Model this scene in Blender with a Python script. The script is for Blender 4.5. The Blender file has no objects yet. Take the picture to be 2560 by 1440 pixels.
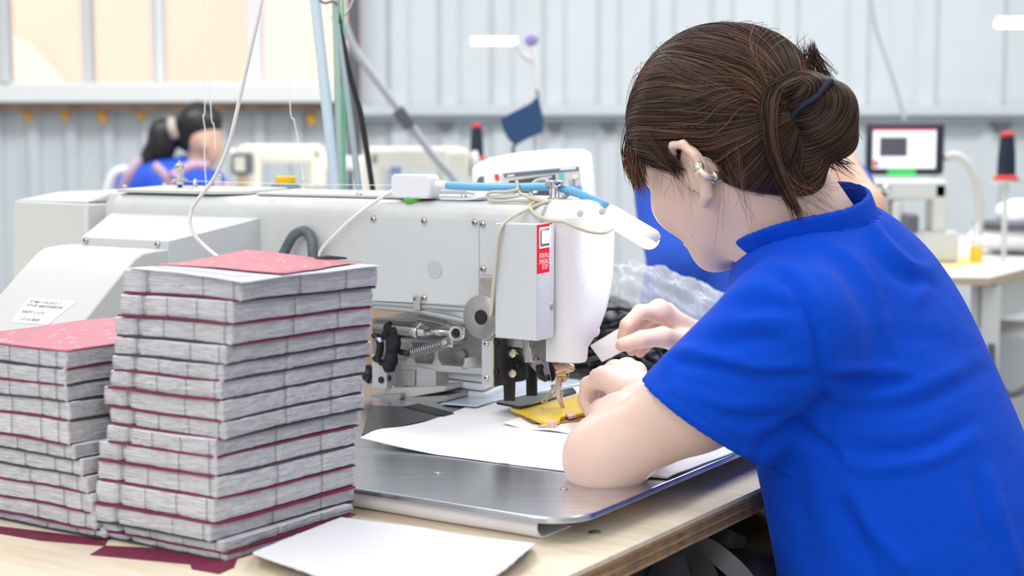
import bpy, bmesh, math, random
import numpy as np
from mathutils import Vector, Matrix, noise
random.seed(7); rng = np.random.default_rng(7)
S = bpy.context.scene
COL = S.collection

# ------------------------------------------------------------------ camera, world, lights, exposure
F_PX = 3690.0; CX, CY = 1280.0, 720.0
PITCH = math.atan(350.0/F_PX); CAMZ = 1.12
cam = bpy.data.cameras.new('camera'); camo = bpy.data.objects.new('camera', cam); COL.objects.link(camo)
camo.location = (0, 0, CAMZ); camo.rotation_euler = (math.pi/2 - PITCH, 0, 0)
cam.sensor_width = 36; cam.lens = F_PX/2560*36; cam.clip_start = 0.05; cam.clip_end = 200
cam.dof.use_dof = True; cam.dof.focus_distance = 1.57; cam.dof.aperture_fstop = 5.3
S.camera = camo
S.view_settings.view_transform = 'Standard'; S.view_settings.look = 'None'
S.view_settings.gamma = 1; S.view_settings.use_curve_mapping = False
S.view_settings.exposure = 0.3
wd = bpy.data.worlds.new('world'); S.world = wd; wd.use_nodes = True
wd.node_tree.nodes['Background'].inputs[0].default_value = (0.93, 0.96, 1.0, 1)
wd.node_tree.nodes['Background'].inputs[1].default_value = 0.60

R = math.radians
def area(name, loc, rot, sx, sy, power, col=(1, 1, 1)):
    l = bpy.data.lights.new(name, 'AREA'); l.shape = 'RECTANGLE'; l.size = sx; l.size_y = sy
    l.energy = power; l.color = col
    o = bpy.data.objects.new(name, l); o.location = loc; o.rotation_euler = rot; COL.objects.link(o); return o
area('daylight', (-4, 8.6, 4.6), (R(62), 0, 0), 9, 2, 235, (1, .97, .92))
area('ceiling_tube_light', (-0.7, 1.2, 2.9), (0, 0, 0), 0.5, 2.6, 23, (1, .985, .96))
area('ceiling_tube_light', (1.3, 2.3, 2.9), (0, 0, 0), 0.5, 2.6, 23, (1, .985, .96))
area('ceiling_tube_light', (-1.8, 4.3, 3.1), (0, 0, 0), 2.8, 0.8, 62, (1, .99, .97))
area('ceiling_tube_light', (1.6, 4.8, 3.1), (0, 0, 0), 2.8, 0.8, 62, (1, .99, .97))
area('aisle_fill', (-1.6, -1.0, 2.2), (R(58), 0, R(-38)), 2.2, 1.2, 16, (1, .99, .97))  # fill light added at the near left, tilted forward, with no fixture

# ------------------------------------------------------------------ survey helpers: from picture to place
cp, sp = math.cos(PITCH), math.sin(PITCH)
def ray(px, py):
    x = (px-CX)/F_PX; y = -(py-CY)/F_PX
    return np.array([x, cp + y*sp, -sp + y*cp])
def at_d(px, py, d):                       # point at world distance Y = d
    r = ray(px, py); t = d/r[1]; return np.array([0, 0, CAMZ]) + r*t
def at_z(px, py, z):                       # point on the level z
    r = ray(px, py); t = (z-CAMZ)/r[2]; return np.array([0, 0, CAMZ]) + r*t
def pix(p):
    p = np.asarray(p, float) - np.array([0, 0, CAMZ]); dep = p[1]*cp - p[2]*sp; up = p[1]*sp + p[2]*cp
    return CX + F_PX*p[0]/dep, CY - F_PX*up/dep

TRAY_Z = 0.80; BENCH_Z = 0.775
TH = math.atan2(5680, 3690)
UU = np.array([-math.sin(TH), math.cos(TH), 0.0])      # along the machine arm, to the far left
VV = np.array([math.cos(TH), math.sin(TH), 0.0])       # across it, to the far right
ZZ = np.array([0, 0, 1.0])
NEEDLE = at_z(1405, 1035, TRAY_Z)
def M(a, b, z): return NEEDLE + UU*a + VV*b + ZZ*(z)    # machine frame; z above the tray
def _loc(p): q = p-NEEDLE; return float(q@UU), float(q@VV), float(q[2])
def m_b(px, py, b):                        # on the vertical plane b = const -> (a, z)
    r = ray(px, py); o = np.array([0, 0, CAMZ]); t = (b-(o-NEEDLE)@VV)/(r@VV); a, _, z = _loc(o+r*t); return a, z
def m_a(px, py, a):                        # -> (b, z)
    r = ray(px, py); o = np.array([0, 0, CAMZ]); t = (a-(o-NEEDLE)@UU)/(r@UU); _, b, z = _loc(o+r*t); return b, z
def m_z(px, py, z):
    r = ray(px, py); t = (z+TRAY_Z-CAMZ)/r[2]; a, b, _ = _loc(np.array([0, 0, CAMZ])+r*t); return a, b

# ------------------------------------------------------------------ materials
MATS = {}
def mat(name, col, rough=0.5, metal=0.0, spec=0.5, noise_amt=0.0, noise_scale=30.0, bump=0.0, bump_scale=200.0,
        emit=None, estr=1.0, trans=0.0, alpha=1.0, sss=0.0, sheen=0.0, stretch=None, coat=0.0, col2=None, detail=4):
    if name in MATS: return MATS[name]
    m = bpy.data.materials.new(name); m.use_nodes = True; nt = m.node_tree; N = nt.nodes; Lk = nt.links
    b = N['Principled BSDF']
    b.inputs['Base Color'].default_value = (*col, 1); b.inputs['Roughness'].default_value = rough
    b.inputs['Metallic'].default_value = metal; b.inputs['Specular IOR Level'].default_value = spec
    b.inputs['Transmission Weight'].default_value = trans; b.inputs['Alpha'].default_value = alpha
    b.inputs['Coat Weight'].default_value = coat
    if sss: b.inputs['Subsurface Weight'].default_value = sss; b.inputs['Subsurface Radius'].default_value = (.02, .007, .004); b.inputs['Subsurface Scale'].default_value = 0.6
    if sheen: b.inputs['Sheen Weight'].default_value = sheen; b.inputs['Sheen Roughness'].default_value = .5
    if emit: b.inputs['Emission Color'].default_value = (*emit, 1); b.inputs['Emission Strength'].default_value = estr
    tc = N.new('ShaderNodeTexCoord'); mp = N.new('ShaderNodeMapping'); Lk.new(tc.outputs['Object'], mp.inputs[0])
    if stretch: mp.inputs['Scale'].default_value = stretch
    if noise_amt or col2:
        n = N.new('ShaderNodeTexNoise'); n.inputs['Scale'].default_value = noise_scale; n.inputs['Detail'].default_value = detail
        Lk.new(mp.outputs[0], n.inputs['Vector'])
        cr = N.new('ShaderNodeValToRGB'); Lk.new(n.outputs[0], cr.inputs[0])
        c2 = col2 if col2 else tuple(c*(1-noise_amt) for c in col)
        cr.color_ramp.elements[0].position = .35; cr.color_ramp.elements[1].position = .68
        cr.color_ramp.elements[0].color = (*c2, 1); cr.color_ramp.elements[1].color = (*col, 1)
        Lk.new(cr.outputs[0], b.inputs['Base Color'])
    if bump:
        n2 = N.new('ShaderNodeTexNoise'); n2.inputs['Scale'].default_value = bump_scale; n2.inputs['Detail'].default_value = 3
        Lk.new(mp.outputs[0], n2.inputs['Vector'])
        bp = N.new('ShaderNodeBump'); bp.inputs['Strength'].default_value = 1; bp.inputs['Distance'].default_value = bump
        Lk.new(n2.outputs[0], bp.inputs['Height']); Lk.new(bp.outputs[0], b.inputs['Normal'])
    MATS[name] = m; return m

# ------------------------------------------------------------------ object bookkeeping
WLOC = {}
def nrm(v): return v/np.linalg.norm(v)
def tag(o, label=None, cat=None, group=None, kind=None):
    if label: o['label'] = label
    if cat: o['category'] = cat
    if group: o['group'] = group
    if kind: o['kind'] = kind
    return o
def thing(name, label, cat, loc, group=None):
    o = bpy.data.objects.new(name, None); COL.objects.link(o); o.empty_display_size = .05
    o.location = tuple(float(c) for c in loc); WLOC[o.name] = np.array(loc, float)
    return tag(o, label, cat, group)
def link_mesh(name, verts, faces, m, parent=None, smooth=True, kind=None, label=None, bevel=0, seg=2, mats=None, fmat=None):
    verts = np.asarray(verts, float).reshape(-1, 3)
    lo, hi = verts.min(0), verts.max(0); c = (lo+hi)/2
    if parent is None: c[2] = lo[2]
    me = bpy.data.meshes.new(name)
    if isinstance(faces, np.ndarray):
        nf, k = faces.shape; v = (verts-c).astype(np.float32)
        me.vertices.add(len(v)); me.vertices.foreach_set('co', v.ravel())
        me.loops.add(nf*k); me.loops.foreach_set('vertex_index', faces.astype(np.int32).ravel())
        me.polygons.add(nf); me.polygons.foreach_set('loop_start', np.arange(0, nf*k, k, dtype=np.int32))
        me.update(calc_edges=True); me.validate()
    else:
        me.from_pydata([tuple(p) for p in (verts-c)], [], [tuple(int(i) for i in f) for f in faces]); me.validate(); me.update()
    for mm in (mats or [m]): me.materials.append(mm)
    if fmat is not None: me.polygons.foreach_set('material_index', np.asarray(fmat, dtype=np.int32)[:len(me.polygons)])
    me.polygons.foreach_set('use_smooth', [bool(smooth)]*len(me.polygons))
    o = bpy.data.objects.new(name, me); COL.objects.link(o)
    pl = WLOC[parent.name] if parent is not None else np.zeros(3)
    o.location = tuple(c-pl); WLOC[o.name] = c
    if parent is not None: o.parent = parent
    if kind: o['kind'] = kind
    if label: o['label'] = label
    if bevel:
        md = o.modifiers.new('bevel', 'BEVEL'); md.width = bevel; md.segments = seg; md.limit_method = 'ANGLE'; md.angle_limit = R(35)
        md.harden_normals = False
    if smooth == 'auto' or bevel:
        me.polygons.foreach_set('use_smooth', [True]*len(me.polygons))
        try: me.set_sharp_from_angle(angle=R(38))
        except Exception: pass
    return o

def frame(ax):
    ax = np.asarray(ax, float); ax = ax/np.linalg.norm(ax)
    h = np.array([0, 0, 1.0]) if abs(ax[2]) < .9 else np.array([1.0, 0, 0])
    x = np.cross(h, ax); x /= np.linalg.norm(x); y = np.cross(ax, x); return x, y, ax
def smooth_path(pts, n=8):
    pts = [np.asarray(p, float) for p in pts]; P = [2*pts[0]-pts[1]]+pts+[2*pts[-1]-pts[-2]]; out = []
    for i in range(1, len(P)-2):
        for k in range(n):
            t = k/n; a, b, c, d = P[i-1], P[i], P[i+1], P[i+2]
            out.append(.5*((2*b)+(-a+c)*t+(2*a-5*b+4*c-d)*t*t+(-a+3*b-3*c+d)*t**3))
    out.append(pts[-1]); return out

class MB:
    def __init__(s): s.v = []; s.f = []; s.mi = []; s.cur = 0
    def add(s, vs, fs):
        n = len(s.v); s.v += [tuple(float(c) for c in p) for p in vs]
        s.f += [tuple(i+n for i in f) for f in fs]; s.mi += [s.cur]*len(fs); return s
    def box(s, c, size, ax=(UU, VV, ZZ)):
        c = np.asarray(c, float); vs = []
        for k in (-1, 1):
            for j in (-1, 1):
                for i in (-1, 1): vs.append(c+ax[0]*i*size[0]/2+ax[1]*j*size[1]/2+ax[2]*k*size[2]/2)
        return s.add(vs, [(0, 2, 3, 1), (4, 5, 7, 6), (0, 1, 5, 4), (2, 6, 7, 3), (0, 4, 6, 2), (1, 3, 7, 5)])
    def hexa(s, q0, q1):                    # two quads, corresponding corners
        n = len(q0); fs = [tuple(range(n))[::-1], tuple(range(n, 2*n))]
        for i in range(n): j = (i+1) % n; fs.append((i, j, n+j, n+i))
        return s.add(list(q0)+list(q1), fs)
    def tube(s, pts, r, n=8, cap=True):
        pts = [np.asarray(p, float) for p in pts]; m_ = len(pts); rs = r if hasattr(r, '__len__') else [r]*m_
        T = [pts[min(i+1, m_-1)]-pts[max(i-1, 0)] for i in range(m_)]; T = [t/(np.linalg.norm(t)+1e-12) for t in T]
        x, y, _ = frame(T[0]); vs = []
        for i in range(m_):
            x = x-T[i]*(x@T[i]); x /= np.linalg.norm(x)+1e-12; y = np.cross(T[i], x)
            for k in range(n): a = 2*math.pi*k/n; vs.append(pts[i]+(x*math.cos(a)+y*math.sin(a))*rs[i])
        fs = []
        for i in range(m_-1):
            for k in range(n): k2 = (k+1) % n; fs.append((i*n+k, i*n+k2, (i+1)*n+k2, (i+1)*n+k))
        if cap: fs.append(tuple(range(n))[::-1]); fs.append(tuple((m_-1)*n+k for k in range(n)))
        return s.add(vs, fs)
    def lathe(s, o, axis, prof, n=20, cap=True):     # prof [(r, h)...]
        x, y, z = frame(axis); o = np.asarray(o, float); vs = []
        for (r, h) in prof:
            for k in range(n): a = 2*math.pi*k/n; vs.append(o+z*h+(x*math.cos(a)+y*math.sin(a))*r)
        fs = []
        for i in range(len(prof)-1):
            for k in range(n): k2 = (k+1) % n; fs.append((i*n+k, i*n+k2, (i+1)*n+k2, (i+1)*n+k))
        if cap: fs.append(tuple(range(n))[::-1]); fs.append(tuple((len(prof)-1)*n+k for k in range(n)))
        return s.add(vs, fs)
    def ball(s, c, r, n=12, ax=None):
        c = np.asarray(c, float); r = np.ones(3)*r if not hasattr(r, '__len__') else np.asarray(r, float)
        A = np.eye(3) if ax is None else np.array(ax); vs = []; fs = []; m_ = n//2
        for i in range(m_+1):
            t = math.pi*i/m_
            for k in range(n):
                a = 2*math.pi*k/n; q = np.array([math.sin(t)*math.cos(a), math.sin(t)*math.sin(a), math.cos(t)])*r; vs.append(c+q@A)
        for i in range(m_):
            for k in range(n): k2 = (k+1) % n; fs.append((i*n+k, (i+1)*n+k, (i+1)*n+k2, i*n+k2))
        return s.add(vs, fs)
    def prism(s, poly, fn, h0, h1):          # poly 2D, fn(x, y, h) -> point
        return s.hexa([fn(x, y, h0) for x, y in poly], [fn(x, y, h1) for x, y in poly])
    def build(s, name, m, parent=None, smooth=False, **k):
        mats = k.pop('mats', None)
        o = link_mesh(name, s.v, s.f, m, parent, smooth, mats=mats, fmat=s.mi if mats else None, **k)
        bm = bmesh.new(); bm.from_mesh(o.data); bmesh.ops.remove_doubles(bm, verts=bm.verts, dist=1e-6)
        bmesh.ops.recalc_face_normals(bm, faces=bm.faces); bm.to_mesh(o.data); bm.free()
        if smooth == 'auto' or k.get('bevel'):
            try: o.data.set_sharp_from_angle(angle=R(38))
            except Exception: pass
        return o
def rrect(x0, y0, x1, y1, r, n=5):
    out = []
    for cx, cy, a0 in ((x1-r, y1-r, 0), (x0+r, y1-r, 90), (x0+r, y0+r, 180), (x1-r, y0+r, 270)):
        for k in range(n+1): a = R(a0+90*k/n); out.append((cx+r*math.cos(a), cy+r*math.sin(a)))
    return out

# ------------------------------------------------------------------ soft-shape modelling: distance fields turned into one continuous surface
def sm(a, b, k):
    h = np.clip(.5+.5*(b-a)/k, 0, 1); return b*(1-h)+a*h-k*h*(1-h)
def smax(a, b, k): return -sm(-a, -b, k)
def rc(P, a, b, ra, rb):                     # tapered capsule
    a = np.asarray(a, np.float32); b = np.asarray(b, np.float32); d = b-a; L = float(d@d)+1e-12
    q = P-a; t = np.clip((q@d)/L, 0, 1); q -= t[..., None]*d
    return np.sqrt((q*q).sum(-1))-(ra+(rb-ra)*t)
def el(P, c, r, A=None):                     # ellipsoid; rows of A are its axes
    q = P-np.asarray(c, np.float32)
    if A is not None: q = q@np.asarray(A, np.float32).T
    r = np.asarray(r, np.float32); k0 = np.sqrt(((q/r)**2).sum(-1)); k1 = np.sqrt(((q/(r*r))**2).sum(-1))+1e-9
    return k0*(k0-1)/k1
def nets(fn, lo, hi, h):
    lo = np.asarray(lo, float); hi = np.asarray(hi, float); n = np.ceil((hi-lo)/h).astype(int)+1
    ax = [np.float32(lo[i])+np.float32(h)*np.arange(n[i], dtype=np.float32) for i in range(3)]
    D = np.empty(tuple(n), np.float32); st = max(1, int(6e5//(n[1]*n[2])))
    for i0 in range(0, n[0], st):
        X, Y, Z = np.meshgrid(ax[0][i0:i0+st], ax[1], ax[2], indexing='ij')
        D[i0:i0+st] = fn(np.stack([X, Y, Z], -1))
    ins = D < 0; cnt = np.zeros(tuple(n-1), np.int8)
    for i in (0, 1):
        for j in (0, 1):
            for k in (0, 1): cnt += ins[i:n[0]-1+i, j:n[1]-1+j, k:n[2]-1+k]
    act = (cnt > 0) & (cnt < 8); idx = -np.ones(act.shape, np.int64); cells = np.argwhere(act); idx[act] = np.arange(len(cells))
    acc = np.zeros((len(cells), 3)); w = np.zeros(len(cells)); c = cells
    for a in range(3):
        e = [0, 0, 0]; e[a] = 1; o1, o2 = [x for x in range(3) if x != a]
        for i in (0, 1):
            for j in (0, 1):
                off = np.zeros(3, int); off[o1] = i; off[o2] = j
                p = c+off; q = p+np.array(e); d0 = D[p[:, 0], p[:, 1], p[:, 2]]; d1 = D[q[:, 0], q[:, 1], q[:, 2]]
                m_ = (d0 < 0) != (d1 < 0); t = np.where(m_, d0/(d0-d1+1e-20), 0)
                pt = off[None]+t[:, None]*np.array(e)[None]; acc[m_] += pt[m_]; w[m_] += 1
    V = lo+(c+acc/np.maximum(w, 1)[:, None])*h
    Fs = []
    for a in range(3):
        o1, o2 = [(1, 2), (2, 0), (0, 1)][a]; e = np.zeros(3, int); e[a] = 1
        s0 = [slice(1, n[x]-1) for x in range(3)]; s0[a] = slice(0, n[a]-1); s1 = list(s0); s1[a] = slice(1, n[a])
        A0 = ins[tuple(s0)]; A1 = ins[tuple(s1)]; cr = np.argwhere(A0 != A1); flip = A0[A0 != A1]
        base = np.ones(3, int); base[a] = 0; p = cr+base; d1 = np.zeros(3, int); d1[o1] = 1; d2 = np.zeros(3, int); d2[o2] = 1
        g = lambda q: idx[q[:, 0], q[:, 1], q[:, 2]]
        qd = np.stack([g(p-d1-d2), g(p-d2), g(p), g(p-d1)], 1); qd[~flip] = qd[~flip][:, ::-1]; Fs.append(qd)
    return V, np.concatenate(Fs)
def vnormals(V, Fq):
    fn = np.cross(V[Fq[:, 2]]-V[Fq[:, 0]], V[Fq[:, 3]]-V[Fq[:, 1]]); N = np.zeros_like(V)
    for k in range(4): np.add.at(N, Fq[:, k], fn)
    return N/(np.linalg.norm(N, axis=1, keepdims=True)+1e-12)
def relax(V, Fq, it=2, f=.5):
    for _ in range(it):
        A = np.zeros_like(V); w = np.zeros(len(V))
        for k in range(4): np.add.at(A, Fq[:, k], V[Fq[:, (k+1) % 4]]); np.add.at(A, Fq[:, k], V[Fq[:, (k+3) % 4]]); np.add.at(w, Fq[:, k], 2)
        V = V*(1-f)+f*A/np.maximum(w, 1)[:, None]
    return V
def keepf(V, Fq, mask):                      # keep faces whose vertices are all in mask
    f = Fq[mask[Fq].all(1)]; used = np.unique(f); mp = -np.ones(len(V), int); mp[used] = np.arange(len(used)); return V[used], mp[f]
def pnoise(V, s, seed=0):                    # smooth pseudo noise, vectorised
    r = np.random.default_rng(seed); out = np.zeros(len(V))
    for k in range(7):
        d = r.normal(size=3); d /= np.linalg.norm(d); out += np.sin(V@d*s*(.7+.35*k)+r.uniform(0, 6.28))/(1+.35*k)
    return out/3
# ------------------------------------------------------------------ the hall: floor, corrugated wall, window, rails
WY = 7.0
m_wall = mat('wall_steel', (.64, .69, .72), .42, .0, noise_amt=.06, noise_scale=3)
m_rib = mat('rib_steel', (.50, .56, .61), .45)
m_frame = mat('window_frame_white', (.80, .82, .82), .4)
m_sill = mat('sill_white', (.80, .81, .80), .5)
m_rust = mat('rusty_angle', (.42, .28, .19), .8, noise_amt=.35, noise_scale=12)
m_foam = mat('yellow_foam', (.80, .42, .06), .8)
m_floor = mat('floor_concrete', (.36, .37, .37), .6, noise_amt=.2, noise_scale=4)
m_dark = mat('dark_steel', (.10, .10, .13), .5)
m_rail = mat('rail_steel', (.56, .61, .64), .45)
b = MB(); b.box((0, 4.0, -.03), (14, 16, .06), (np.array([1., 0, 0]), np.array([0, 1., 0]), ZZ)); b.build('floor', m_floor, kind='structure')
XA = (np.array([1., 0, 0]), np.array([0, 1., 0]), ZZ)
def wx(px): return at_d(px, 370, WY)[0]
def wz(py): return at_d(1280, py, WY)[2]
wall = thing('wall_back', None, None, (0, WY, 0)); wall['kind'] = 'structure'
def sheet(x0, x1, z0, z1, ribs, rw, dep=.035):
    """one folded steel sheet with raised ribs"""
    xs = [(x0, 0)]
    for rx in sorted(ribs):
        if x0+rw < rx < x1-rw: xs += [(rx-rw*.75, 0), (rx-rw*.4, -dep), (rx+rw*.4, -dep), (rx+rw*.75, 0)]
    xs.append((x1, 0)); q = MB(); n = len(xs)
    vs = [(x, WY+y, z0) for x, y in xs]+[(x, WY+y, z1) for x, y in xs]+[(x, WY+y+.004, z0) for x, y in xs]+[(x, WY+y+.004, z1) for x, y in xs]
    fs = []
    for i in range(n-1): fs += [(i, i+1, n+i+1, n+i), (2*n+i+1, 2*n+i, 3*n+i, 3*n+i+1), (i+1, i, 2*n+i, 2*n+i+1), (n+i, n+i+1, 3*n+i+1, 3*n+i)]
    fs += [(0, n, 3*n, 2*n), (n-1, 3*n-1, 4*n-1, 2*n-1)]
    q.add(vs, fs); q.build('steel_sheet', m_wall, wall)
WX0, WX1 = wx(14), wx(862); WZ0 = wz(214)
low = [wx(88+94*k) for k in range(-12, 9)]
for k in range(-3, 3):
    a0, a1 = wx(-330+376*(k+0)), wx(-330+376*(k+1)-1)
    if k < 3 and a1 <= wx(880): sheet(a0, min(a1, wx(875)), 0, wz(262), low, .055, .03)
sheet(wx(798), wx(876), 0, wz(262), [], .05)
for k in range(-3, 1): sheet(wx(-330+376*(k-0)) if 1 else 0, min(wx(-330+376*(k+1)-1), WX0), wz(262)+.001, 4.4, low, .055, .03)
mid = [wx(v) for v in (3330, 3500, 3670, 3840, 4010, 4180, 4350, 4520, 4690, 1000, 1125, 1255, 1385, 1520, 1655, 1800, 1962, 2138, 2308, 2476, 2650, 2820, 2990, 3160)]
for p0, p1 in ((905, 1320), (1321, 1730), (1731, 2220), (2221, 2735), (2736, 3250), (3251, 3760), (3761, 4270), (4271, 4780)): sheet(wx(p0), wx(p1), 0, 4.4, mid, .085, .030)
sheet(WX0, wx(905), 3.3, 4.4, [], .05)
# frame post right of the window, rails with hook bolts, sill and rusty angle below the window
b = MB(); b.box(((wx(876)+wx(904))/2, WY-.05, 2.2), (wx(904)-wx(876), .1, 4.4), XA); b.build('trim_1', m_dark, kind='structure', bevel=.004)
b = MB(); x0, x1 = wx(905), wx(4780)
b.box(((x0+x1)/2, WY-.075, wz(278)), (x1-x0, .07, wz(266)-wz(292)), XA)
b.build('trim_2', m_rail, kind='structure', bevel=.006)
b = MB(); b.box(((x0+x1)/2, WY-.07, wz(297)), (x1-x0, .05, .024), XA); b.build('trim_3', mat('rail_gap', (.23, .27, .31), .6), kind='structure')
b = MB(); b.box(((wx(-320)+wx(862))/2, WY-.12, wz(238)), (wx(862)-wx(-320), .2, wz(216)-wz(260)), XA); b.build('trim_5', m_sill, kind='structure', bevel=.008)
b = MB(); b.box(((wx(-320)+wx(862))/2, WY-.09, wz(270)), (wx(862)-wx(-320), .12, wz(261)-wz(279)), XA); b.build('trim_6', m_rust, kind='structure')
br = [(1112, 300), (1385, 303), (1520, 303), (2490, 305)]
for (px, py), wh in zip(br, ('between the strut and the red tipped cone', 'right of the blue face mask', 'nearest the brown haired woman', 'above the large thread cone')):
    b = MB(); b.prism([(-.05, .02), (.05, .02), (.025, -.05), (-.02, -.05)], lambda x, y, h: np.array([wx(px)+x, WY-.05-h, wz(py)+y]), 0, .04)
    o = b.build('rail_bracket', m_dark); tag(o, 'dark steel bracket under the wall rail '+wh, 'bracket', 'brackets under the wall rail')
for (px, py, s), wh in zip(((88, 289, 1), (180, 287, 1), (272, 291, 1.25), (367, 286, 1), (786, 298, 1.2), (560, 285, .8)), ('leftmost of its row', 'second from the left frame edge', 'the large one third from the left edge', 'just left of the black ponytail', 'square one beside the pale blue pole', 'small one right of the rear head')):
    b = MB(); b.ball((wx(px), WY-.1, wz(py)), (.020*s, .02, .026*s), 8); b.ball((wx(px)+.008, WY-.1, wz(py+8)), (.012*s, .014, .02*s), 8)
    o = b.build('foam_blob', m_foam, smooth=True); tag(o, 'yellow foam blob under the rusty ledge, '+wh, 'foam blob', 'yellow foam blobs below the window')
# window
def glassmat():
    m = bpy.data.materials.new('window_glass'); m.use_nodes = True; nt = m.node_tree; nt.nodes.clear()
    o = nt.nodes.new('ShaderNodeOutputMaterial'); mx = nt.nodes.new('ShaderNodeMixShader'); t = nt.nodes.new('ShaderNodeBsdfTransparent')
    g = nt.nodes.new('ShaderNodeBsdfGlossy'); g.inputs['Roughness'].default_value = .02; mx.inputs[0].default_value = .06
    t.inputs[0].default_value = (.96, .97, .97, 1)
    nt.links.new(t.outputs[0], mx.inputs[1]); nt.links.new(g.outputs[0], mx.inputs[2]); nt.links.new(mx.outputs[0], o.inputs[0]); return m
m_glass = glassmat()
win = thing('window_1', None, None, ((WX0+WX1)/2, WY, WZ0)); win['kind'] = 'structure'
ZT = 3.3
def wbar(p0, p1, y0, y1, dy=0, d=.07, m=None, nm='mullion'):
    q = MB(); q.box(((wx(p0)+wx(p1))/2, WY+dy, (wz(y0)+wz(y1))/2 if y1 is not None else (wz(y0)+ZT)/2),
                    (wx(p1)-wx(p0), d, abs(wz(y0)-(wz(y1) if y1 is not None else ZT))), XA); return q.build(nm, m or m_frame, win, bevel=.004)
m_fgrey = mat('window_frame_grey', (.62, .65, .66), .4)
wbar(14, 36, 214, None, m=m_fgrey, nm='window_frame'); wbar(846, 862, 214, None, nm='window_frame')
wbar(14, 862, 216, 206, nm='window_frame')
for p0, p1, mm in ((214, 241, m_fgrey), (388, 400, m_fgrey), (400, 418, m_frame), (626, 662, m_frame)): wbar(p0, p1, 206, None, m=mm)
for p0, p1 in ((36, 214), (241, 388), (418, 626), (662, 846)):
    q = MB(); q.box(((wx(p0)+wx(p1))/2, WY, (wz(206)+ZT)/2), (wx(p1)-wx(p0), .006, ZT-wz(206)), XA); q.build('window_pane', m_glass, win)
# the neighbour building and its bright kerb, seen through the panes
m_peach = mat('orange_render', (.93, .64, .52), .8, noise_amt=.05, noise_scale=1)
ngb = thing('neighbour_building', 'orange rendered building seen through the window panes', 'building', (-4, WY+4.2, 0))
b = MB(); b.box((-4, WY+4.3, 2.5), (12, .2, 5.2), XA); b.build('wall', m_peach, ngb)
b = MB(); b.box((-4, WY+3.6, .55), (12, 1.2, 1.72), XA); b.build('plinth', mat('white_plinth', (.95, .92, .88), .8), ngb)
b = MB(); b.prism([(-6.3, 1.45), (-3.2, 1.45), (-3.6, 1.9), (-4.6, 2.4), (-6.3, 3.3)], lambda x, y, h: np.array([x, WY+4.2-h, y]), .0, .06)
b.build('lower_render', mat('pale_orange_render', (.95, .76, .66), .8), ngb)

# ceiling tubes of the hall behind the viewer; they mirror in the panes
m_tube = mat('lit_tube', (1, 1, 1), .5, emit=(1, 1, 1), estr=34)
m_white = mat('white_plastic', (.84, .85, .86), .35)
for (cx, cy), wh in zip(((-1.15, -2.9), (-3.9, -2.9), (.9, -2.9)), ('middle', 'left', 'right')):
    t = thing('tube_lamp', 'hanging white tube lamp over the aisle behind the viewer, the '+wh+' one', 'lamp', (cx, cy, 3.0), 'tube lamps behind the viewer')
    q = MB(); q.box((cx, cy, 3.06), (1.3, .12, .05), XA); q.build('housing', m_white, t)
    q = MB(); q.tube([(cx-.6, cy, 3.0), (cx+.6, cy, 3.0)], .03, 10); q.build('tube', m_tube, t)
# ------------------------------------------------------------------ workbench
def tz(px, py, z): return at_z(px, py, z)
def woodmat(name, c1, c2, scale, stretch):
    m = bpy.data.materials.new(name); m.use_nodes = True; nt = m.node_tree; N = nt.nodes; L = nt.links; bs = N['Principled BSDF']
    tc = N.new('ShaderNodeTexCoord'); mp = N.new('ShaderNodeMapping'); L.new(tc.outputs['Object'], mp.inputs[0])
    mp.inputs['Rotation'].default_value = (0, 0, -math.atan2(UU[1], UU[0])); 
    mp2 = N.new('ShaderNodeMapping'); L.new(mp.outputs[0], mp2.inputs[0]); mp2.inputs['Scale'].default_value = stretch
    n = N.new('ShaderNodeTexNoise'); n.inputs['Scale'].default_value = scale; n.inputs['Detail'].default_value = 6; n.inputs['Distortion'].default_value = .6
    L.new(mp2.outputs[0], n.inputs['Vector']); cr = N.new('ShaderNodeValToRGB'); L.new(n.outputs[0], cr.inputs[0])
    cr.color_ramp.elements[0].position = .3; cr.color_ramp.elements[1].position = .62
    cr.color_ramp.elements[0].color = (*c2, 1); cr.color_ramp.elements[1].color = (*c1, 1); L.new(cr.outputs[0], bs.inputs['Base Color'])
    bs.inputs['Roughness'].default_value = .42
    bp = N.new('ShaderNodeBump'); bp.inputs['Distance'].default_value = .0004; L.new(n.outputs[0], bp.inputs['Height']); L.new(bp.outputs[0], bs.inputs['Normal'])
    return m
m_ply = woodmat('birch_plywood', (.86, .76, .60), (.76, .63, .45), 9, (1, 9, 1))
m_plyL = [mat('ply_edge_light', (.60, .38, .18), .7, noise_amt=.3, noise_scale=60), mat('ply_edge_dark', (.36, .22, .12), .8, noise_amt=.5, noise_scale=50)]
e0 = tz(1421, 1440, BENCH_Z); e1 = tz(1856, 1241, BENCH_Z); ed = (e1-e0)/np.linalg.norm(e1-e0)      # right-hand edge of the bench
en = np.cross(ZZ, ed)                                                                                  # into the bench
bench = thing('workbench', 'birch plywood workbench with worn splintered edge under the sewing machine', 'workbench', (*(e0+en*.6)[:2], 0))
E0 = e0-ed*.55; E1 = e0+ed*1.12; DEP = 1.65
t_ = .0042
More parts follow.
